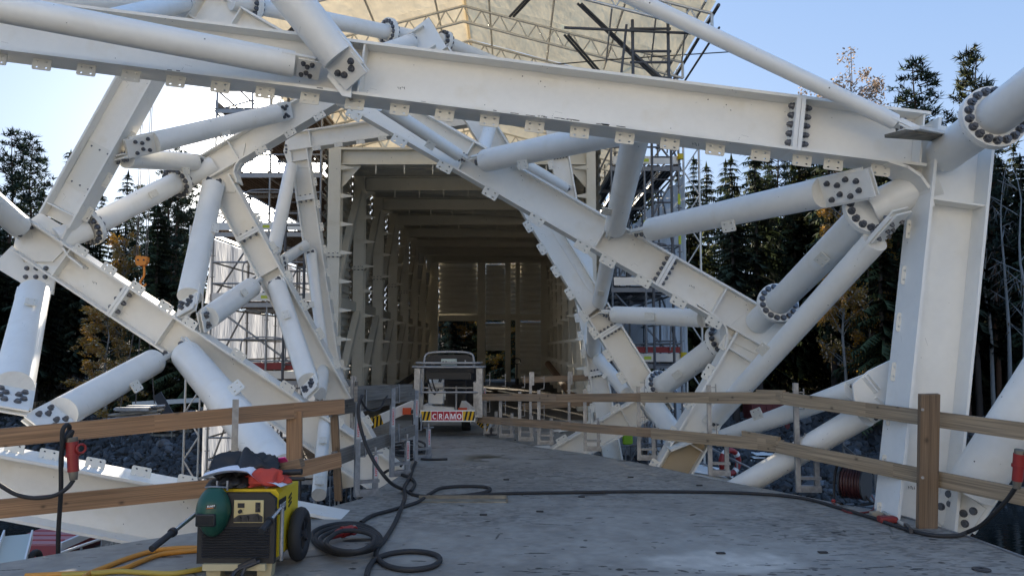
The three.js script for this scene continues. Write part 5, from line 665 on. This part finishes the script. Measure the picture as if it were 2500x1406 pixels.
{ // cable reel, hammer, disc
  const g = gnd(2090, 1226), t = thing('cable_reel', 'dark red cable reel on a black stand by the right guardrail', 'cable reel', g), P = (x, y, z) => V3(g.x + x, y, g.z + z), cy = .19; const ax = V3(.72, 0, .69);
  part(t, 'drum', pipe(P(-.09 * ax.x, cy, -.09 * ax.z), P(.09 * ax.x, cy, .09 * ax.z), .09, 20), M.black); for (const s of [-1, 1]) part(t, 'cheek', pipe(P(s * .1 * ax.x, cy, s * .1 * ax.z), P(s * .115 * ax.x, cy, s * .115 * ax.z), .165, 28), s < 0 ? M.black : M.darkmetal);
  const wr = new THREE.Quaternion().setFromUnitVectors(V3(0, 0, 1), ax.clone().normalize()); for (let i = 0; i < 7; i++) { const o = -.085 + i * .028; part(t, 'winding', new THREE.TorusGeometry(.145 - (i % 2) * .006, .0165, 8, 30).applyQuaternion(wr).translate(g.x + o * ax.x, cy, g.z + o * ax.z), std([.035, .006, .007], .5)); }
  part(t, 'stand', hose([P(-.2, .012, .16), P(-.17, .012, -.1), P(-.14, .3, -.12), P(-.1, .43, -.05), P(.12, .45, .0), P(.14, .4, .06)], .014, 8), M.black); part(t, 'stand_foot', [bar(P(-.02, .012, .2), P(.2, .012, .06), .02, .05), pipe(P(.1, .02, .13), P(0, .19, .02), .012, 8)], M.black);
  cable('extension_lead', 'thin dark red lead lying before the cable reel', 'cable', [[2130, 1210], [2138, 1232], [2120, 1250], [2080, 1252], [2052, 1242], [2036, 1228]], .009, std([.14, .015, .015], .5)); one('rubber_plug', 'small red rubber plug on the slab left of the reel', 'plug', new THREE.SphereGeometry(.022, 14, 10).scale(1, .9, 1).translate(gnd(2036, 1228).x, .02, gnd(2036, 1228).z), M.red);
  const a = gnd(2158, 1250, .02), b = gnd(2212, 1284, .02), h = thing('brush', 'hand brush with cream handle and red head by the timber post', 'brush', b); part(h, 'handle', pipe(a, b, .014, 10, .017), std([.5, .47, .4], .5)); const e = gnd(2168, 1268, .03); part(h, 'head', rbox(e.x - .08, e.x + .08, .002, .06, e.z - .05, e.z + .05, .02), std([.2, .02, .02], .5)); const e2 = gnd(2214, 1290); part(h, 'ferrule', bar(b, gnd(2226, 1298, .02), .05, .03), M.darkmetal);
  one('paint_brush', 'worn straw-coloured brush head on the slab by the cable', 'brush', rbox(gnd(2140, 1262).x - .05, gnd(2140, 1262).x + .05, .002, .05, gnd(2140, 1262).z - .04, gnd(2140, 1262).z + .04, .015), std([.3, .26, .2], .9)); one('cutting_disc', 'dark cutting disc lying near the bottom right corner', 'disc', new THREE.LatheGeometry([[.012, 0], [.06, 0], [.062, .004], [.06, .008], [.025, .012], [.012, .012]].map(([x, y]) => new THREE.Vector2(x, y)), 24).translate(gnd(2398, 1392).x, .002, gnd(2398, 1392).z), M.darkmetal);
  for (const [x, y, i] of [[1708, 1186, 0], [1420, 1214, 1], [1318, 1250, 2], [1180, 1258, 3], [2010, 1350, 4], [1760, 1352, 5], [1236, 1172, 6], [1540, 1166, 7]]) one('rubber_scrap', `${['flat scrap on the slab below the second nearest right post', 'scrap beside the long cable', 'scrap in the middle of the slab', 'scrap right of the looping cable', 'scrap near the lower right', 'scrap at the lower middle', 'scrap near the channel', 'scrap before the sixth right post'][i]}, small and black`, 'scrap', rbox(gnd(x, y).x - .035, gnd(x, y).x + .035, .001, .012, gnd(x, y).z - .02, gnd(x, y).z + .02, .005).rotateY(0), M.black, 'black scraps on the slab');
}
// ------------------------------------------------------------------ trailer-mounted lift
{
  const d = 14.6, c = at(1100, 1045, d), X = c.x, t = thing('boom_lift', 'white towable boom lift with its basket towards us, parked at the hall entrance', 'boom lift', V3(X, 0, -d)); const B = (x0, x1, y0, y1, z0, z1) => bx(X + x0, X + x1, y0, y1, -d + z0, -d + z1), P = (x, y, z) => V3(X + x, y, -d + z), zf0 = .62;
  part(t, 'chassis', [B(-.62, .42, .22, .34, -1.4, -.2), B(-.72, .3, .36, .42, -1.2, .1)], M.darkmetal); part(t, 'mudguard', prism([[-.8, .34], [.1, .34], [.05, .46], [-.5, .5]].map(([x, y]) => [X + x, y]), .9, new THREE.Matrix4().makeTranslation(0, 0, -d - .9)), M.white);
  for (const x of [-.74, .18]) { const w = part(t, 'wheel', pipe(P(x, .2, -.5), P(x + .16, .2, -.5), .2, 24), M.rubber); part(w, 'rim', pipe(P(x - .005, .2, -.5), P(x + .165, .2, -.5), .11, 16), M.white); }
  for (const [x, w] of [[-.88, 1], [.14, 1]]) part(t, 'tail_light', B(x, x + .16, .34, .46, .0, .05), std([.7, .08, .02], .3)); part(t, 'number_plate', B(-.42, -.1, .36, .42, .1, .115), M.white);
  const hz = label('', .5, .12, '#111', '#e2b21a', { draw: (x, c) => { for (let i = -1; i < 7; i++) { x.beginPath(); const o = i * c.width / 5; x.moveTo(o, c.height); x.lineTo(o + c.width / 10, c.height); x.lineTo(o + c.width / 10 + c.height * .8, 0); x.lineTo(o + c.height * .8, 0); x.fill(); } } });
  for (const s of [-1, 1]) { const a = P(s > 0 ? .2 : -.7, .5, -.2), b = P(s > 0 ? .75 : -1.6, .12, .35), o = part(t, 'outrigger', bar(a, b, .17, .1), M.white); const u = b.clone().sub(a), m1 = lerp(a, b, .62).add(V3(0, .0, .0)), m2 = lerp(a, b, .97); part(o, 'hazard_stripes', bar(m1, m2, .172, .104, V3(0, 1, 0), false), hz); part(o, 'foot_plate', [pipe(b.clone().setY(.02), b.clone().setY(.14), .03, 10), pipe(b.clone().setY(.005), b.clone().setY(.025), .12, 16)], M.darkmetal); }
  // mast and folded boom behind the basket
  part(t, 'mast', [B(-.14, .26, .42, 1.35, -.5, -.2), B(-.5, .5, .5, 1.25, -1.1, -.62), B(-.4, .4, 1.0, 1.12, zf0 - .5, zf0 - .06), B(-.06, .2, 1.35, 1.42, -.45, -.25)], M.black); for (let i = 0; i < 4; i++) part(t, 'mast_panel', B(-.07, .21, .5 + i * .22, .68 + i * .22, -.2, -.185), std([.012, .013, .015], .75)); part(t, 'lower_boom', [bar(P(-.3, .5, -.35), P(-.42, 1.28, -.6), .14, .16), bar(P(-.2, 1.2, -.6), P(-.16, .62, -.15), .1, .1)], M.white); part(t, 'white_box', rbox(X - .42, X - .14, .52, .92, -d - .32, -d - .05, .02), M.white); part(t, 'hoses', [hose([P(-.44, 1.25, -.2), P(-.4, .9, .0), P(-.3, .7, -.02), P(-.2, 1.1, -.2)], .012, 6), hose([P(-.38, 1.25, -.2), P(-.34, .95, .02), P(-.26, .75, .0), P(-.16, 1.1, -.2)], .012, 6)], M.black);
  // basket
  const zf = .62, x0 = -.56, x1 = .56, yb = .34, yt = 1.22, bk = part(t, 'basket_floor', [B(x0, x1, yb, yb + .03, zf - .62, zf), B(x0 + .1, x1 - .1, yb - .06, yb - .002, zf - .5, zf - .1)], M.alu);
  for (const [x, z] of [[x0, zf], [x1, zf], [x0, zf - .62], [x1, zf - .62]]) part(t, 'basket_post', bar(P(x, yb, z), P(x * .97, yt, z), .1, .07, RIGHT), M.galv);
  const rail = (y, e, rr) => hose([P(x0 - e, y, zf - .66), P(x0 - e, y, zf + .0), P(x0 - e + .06, y, zf + .06), P(x1 + e - .06, y, zf + .06), P(x1 + e, y, zf), P(x1 + e, y, zf - .66)], rr, 8, 8); part(t, 'top_rail', [rail(yt, .06, .022), rail(yt + .07, .0, .02)], M.galv); part(t, 'middle_rail', rail(.78, -.02, .018), M.galv); part(t, 'rear_rail', [pipe(P(x0, .82, zf - .62), P(x1, .82, zf - .62), .018, 8), pipe(P(.1, yb, zf - .62), P(.1, .85, zf - .62), .018, 8)], M.galv);
  part(t, 'side_panel', B(x1 - .12, x1 - .06, yb + .03, .95, zf - .6, zf - .1), M.galv);
  const sg = label('CRAMO', .96, .18, '#fff', '#f2f2f0', { draw: (x, c) => { const w = c.width, h = c.height; x.fillStyle = '#e2b21a'; x.fillRect(w * .01, h * .08, w * .18, h * .84); x.fillRect(w * .78, h * .08, w * .21, h * .84); x.fillStyle = '#111'; for (const [o, n] of [[.03, 2], [.8, 3]]) for (let i = 0; i < n; i++) { const a = w * (o + i * .075); x.beginPath(); x.moveTo(a, h * .92); x.lineTo(a + w * .035, h * .92); x.lineTo(a + w * .075, h * .08); x.lineTo(a + w * .04, h * .08); x.fill(); } 'CRAMO'.split('').forEach((ch, i) => { x.fillStyle = '#b5172a'; x.fillRect(w * (.2 + i * .115), h * .1, w * .107, h * .8); x.fillStyle = '#fff'; x.font = `bold ${h * .68}px sans-serif`; x.fillText(ch, w * (.2535 + i * .115), h * .54); }); } });
  const s = part(t, 'sign_board', B(x0 + .08, x1 - .08, yb - .07, yb + .13, zf + .062, zf + .075), M.white); piece(s, 'lettering', new THREE.PlaneGeometry(.95, .19), sg, P(0, yb + .03, zf + .0775));
  // console on the front rail with its hoop
  part(t, 'console', [prism([[-.44, 1.1], [.44, 1.1], [.4, 1.38], [.34, 1.43], [-.34, 1.43], [-.4, 1.38]].map(([x, y]) => [X + x, y]), .2, new THREE.Matrix4().makeTranslation(0, 0, -d + zf - .4))], M.black); part(t, 'control_box', rbox(X - .14, X + .14, 1.24, 1.36, -d + zf - .2, -d + zf - .12, .01), std([.45, .52, .47], .5)); for (const [x, r] of [[-.1, .022], [-.05, .022], [.05, .012], [.1, .012]]) part(t, 'button', pipe(P(x, 1.3, zf - .12), P(x, 1.3, zf - .1), r, 12), M.darkmetal); part(t, 'hoop', hose([P(-.45, 1.2, zf - .18), P(-.42, 1.42, zf - .18), P(-.36, 1.46, zf - .18), P(.36, 1.46, zf - .18), P(.42, 1.42, zf - .18), P(.45, 1.2, zf - .18)], .022, 8, 8), M.galv); part(t, 'lever', [pipe(P(.3, 1.26, zf + .02), P(.3, 1.34, zf + .02), .012, 8), B(-.3, -.24, 1.26, 1.3, zf, zf + .03)], M.galv);
}
// ------------------------------------------------------------------ things on the far bank and the river
{
  const L = (px, d) => { const p = at(px, 900, d); p.y = land(p.x, d); return p; };
  { // white tent roof behind the trees
    const d = 43, a = at(132, 950, d), b = at(172, 908, d), c = at(268, 908, d), e = at(358, 942, d), dz = V3(0, 0, -5); const mk = (p, q) => { const g = new THREE.PlaneGeometry(1, 1, 14, 10), P = g.attributes.position, n = noiseFn(61); for (let i = 0; i < P.count; i++) { const s = P.getX(i) + .5, t = P.getY(i) + .5, v = lerp(p, q, s).addScaledVector(dz, t); v.y += .16 * (n(s * 6 + 4, t * 4, 256, 3) - .5); P.setXYZ(i, v.x, v.y, v.z); } g.computeVertexNormals(); return g; };
    const t = thing('white_tent', 'low white tarpaulin shelter between the trunks on the left bank', 'tent', L(250, d)); for (const [p, q] of [[a, b], [b, c], [c, e]]) part(t, 'canopy', mk(p, q), M.sheet); for (const p of [a, e, a.clone().add(dz), e.clone().add(dz)]) part(t, 'pole', pipe(V3(p.x, land(p.x, -p.z), p.z), p, .04, 8), M.woodgrey); }
  for (const [x, n, w] of [[72, 'left', 60], [120, 'right', 46]]) { const d = 41, p = L(x, d), t = thing('pallet_stack', `${n} stack of timber pallets on the left bank`, 'pallets', p, 'pallet stacks'); for (let i = 0; i < 6; i++) part(t, 'pallet', [bx(p.x - .5, p.x + .5, p.y + i * .13, p.y + i * .13 + .025, p.z - .4, p.z + .4), bx(p.x - .5, p.x - .38, p.y + i * .13 + .025, p.y + i * .13 + .12, p.z - .4, p.z + .4), bx(p.x + .38, p.x + .5, p.y + i * .13 + .025, p.y + i * .13 + .12, p.z - .4, p.z + .4)], i % 2 ? M.woodpale : M.wood); }
  { // crane hook block with its ropes
    const d = 16.5, c = at(346, 640, d), t = thing('crane_hook_block', 'orange crane hook block hanging on steel ropes at the left', 'crane hook', c.clone().setY(c.y - .55)); part(t, 'block', prism([[-.11, -.05], [-.08, -.08], [.08, -.07], [.12, .01], [.12, .11], [-.1, .13], [-.13, .08]], .12, new THREE.Matrix4().makeTranslation(c.x, c.y, c.z - .06)), M.orange); for (const s of [-.12, .12]) part(t, 'sheave', pipe(V3(c.x + s * .5, c.y + .04, c.z + .061), V3(c.x + s * .5, c.y + .04, c.z + .075), .018, 10), M.darkmetal); part(t, 'hook', hose([V3(c.x + .04, c.y - .07, c.z), V3(c.x + .04, c.y - .3, c.z), V3(c.x - .03, c.y - .42, c.z), V3(c.x + .02, c.y - .52, c.z), V3(c.x + .1, c.y - .46, c.z)], .024, 8), M.orange); for (const x of [-.3, -.22, .14, .22]) part(t, 'rope', pipe(V3(c.x + x * .45, c.y + .1, c.z), V3(c.x + x * .45 - .05, c.y + 26, c.z), .008, 5), M.darkmetal);
    for (const [x0, y0, x1, y1, n] of [[345, 712, 292, 1000, 'left'], [348, 712, 330, 985, 'middle'], [352, 712, 376, 985, 'right']]) one('lifting_chain', `${n} chain of the sling under the crane hook`, 'chain', pipe(at(x0, y0 - 12, d), at(x1, y1, d), .012, 5), M.darkmetal, 'sling chains'); }
  { const d = 16.5, p = at(335, 1012, d), t = thing('steel_bundle', 'bundle of scaffold parts hanging from the crane chains', 'steel bundle', p.clone().setY(p.y - .35)), q = rnd(3); for (let i = 0; i < 16; i++) { const y = -.18 + i % 4 * .09 + q() * .03, z = (Math.floor(i / 4) - 1.5) * .14, l = .36 + q() * .2; part(t, 'bundle_piece', i % 3 ? pipe(V3(p.x - l, p.y + y - .02, p.z + z), V3(p.x + l, p.y + y + .06, p.z + z), .028, 8) : bx(p.x - l * .8, p.x + l * .8, p.y + y, p.y + y + .07, p.z + z - .06, p.z + z + .06), i % 2 ? M.galv : M.dirty); } }
  one('steel_plate', 'dark plate leaning behind the hanging bundle', 'plate', bar(at(382, 962, 30), at(412, 1014, 30), .35, .05, RIGHT), M.darkmetal);
  for (const [i, x] of [[0, 400], [1, 440], [2, 480], [3, 520]]) { const d = 37 + i * .4, p = L(x, d), t = thing('steel_rack', `${['leftmost', 'second', 'third', 'rightmost'][i]} storage rack of steel parts on the left bank`, 'rack', p, 'storage racks'); part(t, 'rack_frame', [-.45, .45].flatMap((s) => [bx(p.x + s - .03, p.x + s + .03, p.y, p.y + 1.0, p.z - .03, p.z + .03), bx(p.x + s - .03, p.x + s + .03, p.y, p.y + 1.0, p.z - .63, p.z - .57)]), M.dirty); for (let k = 0; k < 4; k++) part(t, 'stored_beam', bx(p.x - .6, p.x + .6, p.y + .15 + k * .24, p.y + .25 + k * .24, p.z - .6 + k * .05, p.z), k % 2 ? M.galv : M.dirty); }
  one('long_beam', 'long pale beam lying on the racks of the left bank', 'beam', bar(at(325, 986, 36.5), at(490, 976, 36.5), .2, .3), M.alu);
  one('toolbox', 'orange-red machine seen under the wide tube at left', 'machine', rbox(at(610, 1120, 22).x - .3, at(610, 1120, 22).x + .5, -2.6, -1.2, -22.6, -22, .05), M.orange);
  { const p = L(1880, 38), t = thing('container', 'dark red steel container on the right bank', 'container', p), a = (x0, x1, y0, y1, z0, z1) => bx(p.x + x0, p.x + x1, p.y + y0, p.y + y1, p.z + z0, p.z + z1); part(t, 'box', a(-.9, .9, 0, 1.2, -1.5, 0), std([.16, .03, .025], .6)); for (let i = 0; i < 6; i++) part(t, 'rib', a(-.8 + i * .3, -.7 + i * .3, .05, 1.15, .001, .04), std([.16, .03, .025], .6)); part(t, 'notice', a(-.05, .1, .75, .9, .041, .045), M.white); }
  { const p = L(1886, 35), t = thing('sheet_stack', 'stack of white ribbed sheets on the right bank', 'sheet stack', p); for (let i = 0; i < 3; i++) part(t, 'sheet', ribbed(V3(p.x - 1 + i * .1, p.y + .12 + i * .14, p.z), RIGHT, V3(0, 0, -1), UPV, 1.7, 1.2, .2, .05), M.white); part(t, 'bearer', bx(p.x - .9, p.x - .7, p.y, p.y + .11, p.z - 1.2, p.z), M.wood); }
  { const a = at(1738, 1152, 17), t = thing('sheet_stack', 'white corrugated sheets beside the rust-toned plate at the deck edge', 'sheet stack', a); for (let i = 0; i < 2; i++) part(t, 'sheet', ribbed(at(1690, 1152 + i * 9, 17), V3(.9, -.15, 0), V3(0, 0, -1), UPV, 1.0, 1.2, .16, .05), M.white); part(t, 'support', pipe(at(1710, 1165, 17.4), at(1710, 1165, 17.4).setY(-6.4), .05, 8), M.scaf); }
  // railing with a lifebuoy on the river stair at the right
  { const A = at(1758, 1105, 17.5), B = at(1846, 1150, 16.2), t = thing('stair_railing', 'grey stair railing with lamps below the right guardrail', 'railing', B.clone().setY(-3)); for (const o of [0, -.42]) part(t, 'rail', pipe(A.clone().add(V3(-.7, .35 + o, -.6)), B.clone().add(V3(0, o, 0)), .022, 8), M.scaf); for (const s of [0, .5, 1]) { const p = lerp(A, B, s); part(t, 'baluster', pipe(p.clone().add(V3(0, -1.3, 0)), p, .022, 8), M.scaf); } part(t, 'stair_stringer', bar(A.clone().add(V3(-.7, -.9, -.6)), B.clone().add(V3(.4, -1.5, .3)), .2, .06), M.scaf);
    part(t, 'support', pipe(lerp(A, B, .5).add(V3(0, -1.2, 0)), lerp(A, B, .5).setY(-6.4), .05, 8), M.scaf);
    const c = at(1783, 1128, 16.8), lb = thing('lifebuoy', 'red and white lifebuoy on the stair railing', 'lifebuoy', c); part(lb, 'ring', new THREE.TorusGeometry(.24, .06, 10, 28).rotateY(.5).translate(c.x, c.y, c.z), M.red); for (let i = 0; i < 4; i++) { const a = i * 1.5708 + .5; part(lb, 'band', new THREE.TorusGeometry(.24, .064, 10, 6, .35).rotateZ(a).rotateY(.5).translate(c.x, c.y, c.z), M.white); } }
  one('site_lamp', 'yellow-green work lamp housing at the right bank stair', 'lamp housing', rbox(at(1838, 1162, 16).x - .16, at(1838, 1162, 16).x + .16, at(1838, 1162, 16).y - .08, at(1838, 1162, 16).y + .08, -16.1, -15.9, .03), M.tag);
  { const t = thing('timber_fence', 'low grey timber fence on the stone bank at the right', 'fence', L(2120, 34)); for (const o of [.3, .6]) { const a = at(2060, 1078, 35), b = at(2136, 1112, 33); part(t, 'rail', bar(V3(a.x, land(a.x, 35) + o + .3, a.z), V3(b.x, land(b.x, 33) + o + .3, b.z), .12, .04), M.woodgrey); } for (const s of [0, .5, 1]) { const a = at(2060, 1078, 35).lerp(at(2136, 1112, 33), s), y = land(a.x, -a.z); part(t, 'post', bx(a.x - .05, a.x + .05, y, y + 1.05, a.z - .05, a.z + .05), M.woodgrey); } }
  one('yellow_jacket', 'bright yellow-green safety jacket hanging on the right scaffold', 'jacket', rbox(at(1532, 1068, 19).x - .12, at(1532, 1068, 19).x + .12, at(1532, 1085, 19).y, at(1532, 1050, 19).y, -19.05, -18.9, .04), std([.45, .75, .05], .7));
  // gangway with banner on the water at the left, red work boat, white ramp
  const bl = (txt, lb, x0, y0, x1, y1, d0, d1) => { const a = at(x0, y0, d0), b = at(x1, y1, d1), u = b.clone().sub(a); const m = label(txt, 2, .8, '#cfd2d3', '#a9adae', { flip: true, size: .55, font: 'italic bold' }), g = new THREE.BufferGeometry(), h = V3(0, -.85, 0), p = [a, b, b.clone().add(h), a.clone().add(h)]; g.setAttribute('position', new THREE.Float32BufferAttribute([p[0], p[3], p[2], p[0], p[2], p[1]].flatMap((v) => [v.x, v.y, v.z]), 3)); g.setAttribute('uv', new THREE.Float32BufferAttribute([0, 1, 0, 0, 1, 0, 0, 1, 1, 0, 1, 1], 2)); g.computeVertexNormals(); return one('banner', lb, 'banner', g, m, 'banners on the gangway'); };
  { const a = at(140, 1352, 18.5), b = at(400, 1262, 26), t = thing('gangway', 'floating gangway with a white tube railing over the dark water', 'gangway', V3(lerp(a, b, .5).x, WATER - .2, lerp(a, b, .5).z)); part(t, 'top_rail', pipe(a, b, .035, 10), M.white); part(t, 'middle_rail', pipe(a.clone().add(V3(0, -.45, 0)), b.clone().add(V3(0, -.45, 0)), .025, 8), M.white); for (let i = 0; i <= 6; i++) { const p = lerp(a, b, i / 6); part(t, 'baluster', pipe(p, p.clone().setY(WATER - .1), .028, 8), M.galv); } const e = V3(.5, 0, .25); part(t, 'walkway', bar(a.clone().setY(WATER + .16).add(e), b.clone().setY(WATER + .16).add(e), .12, 1.2), M.plank); part(t, 'fender', pipe(at(160, 1350, 18.7).setY(WATER + .4).add(V3(.8, .3, 0)), at(206, 1330, 19.5).add(V3(0, -.3, 0)), .09, 10), std([.6, .55, .4], .6));
    bl('BLADT', 'grey banner with mirrored pale lettering tied to the gangway railing', 245, 1307, 320, 1278, 21.6, 23.9); bl('Industries', 'second grey banner with mirrored script farther up the gangway', 322, 1280, 394, 1262, 24, 26); }
  { const p = V3(at(96, 1342, 24.3).x, WATER, -24.3), t = thing('work_boat', 'flat pinkish red work boat with an amber beacon on the water', 'boat', p), h = std([.42, .09, .09], .5); part(t, 'hull', [prism([[-.75, -.3], [.75, -.3], [.9, .35], [-.9, .35]], 2.6, new THREE.Matrix4().makeTranslation(p.x, WATER, p.z - 2))], h); part(t, 'deck_plate', bx(p.x - .85, p.x + .85, WATER + .352, WATER + .4, p.z - 1.95, p.z + .55), std([.5, .22, .22], .5)); for (let i = 0; i < 4; i++) part(t, 'deck_rib', bx(p.x - .8, p.x + .8, WATER + .4, WATER + .43, p.z - 1.7 + i * .6, p.z - 1.62 + i * .6), h); part(t, 'rub_rail', bx(p.x + .86, p.x + .95, WATER + .2, WATER + .42, p.z - 1.95, p.z + .55), M.white); const q = V3(p.x + .2, WATER + .4, p.z - 1.6); const bc = part(t, 'beacon_base', pipe(q, q.clone().add(V3(0, .1, 0)), .09, 12), M.black); part(bc, 'beacon_lens', new THREE.CapsuleGeometry(.075, .12, 6, 14).translate(q.x, q.y + .22, q.z), new THREE.MeshPhysicalMaterial({ color: col(.95, .3, .02), roughness: .2, transmission: .5, thickness: 0 })); part(t, 'outboard', [rbox(p.x + .45, p.x + .65, WATER + .4, WATER + .75, p.z - 1.4, p.z - 1.1, .06), bar(V3(p.x + .5, WATER + .5, p.z - 1.2), V3(p.x + .75, WATER + .95, p.z - 1.6), .14, .1)], M.black); }
  { const a = at(14, 1398, 16.5), b = at(42, 1310, 19.5), t = thing('loading_ramp', 'pale steel ramp with a wheel rising at the lower left corner', 'ramp', V3(a.x, WATER - .1, a.z)); part(t, 'plate', bar(a, b, .08, .62, UPV), std([.5, .52, .46], .5)); for (const s of [-.34, .34]) part(t, 'side_rail', bar(a.clone().add(V3(s, .06, 0)), b.clone().add(V3(s, .06, 0)), .2, .04, UPV), M.white); part(t, 'float', bx(a.x - .5, a.x + .6, WATER - .3, WATER + .25, a.z - 1.5, a.z), M.white); part(t, 'strut', [pipe(lerp(a, b, .5), lerp(a, b, .5).setY(WATER), .05, 8), pipe(b, b.clone().setY(WATER), .05, 8)], M.galv); const w = lerp(a, b, .45).add(V3(.5, -.15, 0)); part(t, 'wheel', new THREE.TorusGeometry(.2, .07, 10, 22).rotateY(Math.PI / 2).translate(w.x, w.y, w.z), M.rubber); }
}
renderer.render(scene, camera);
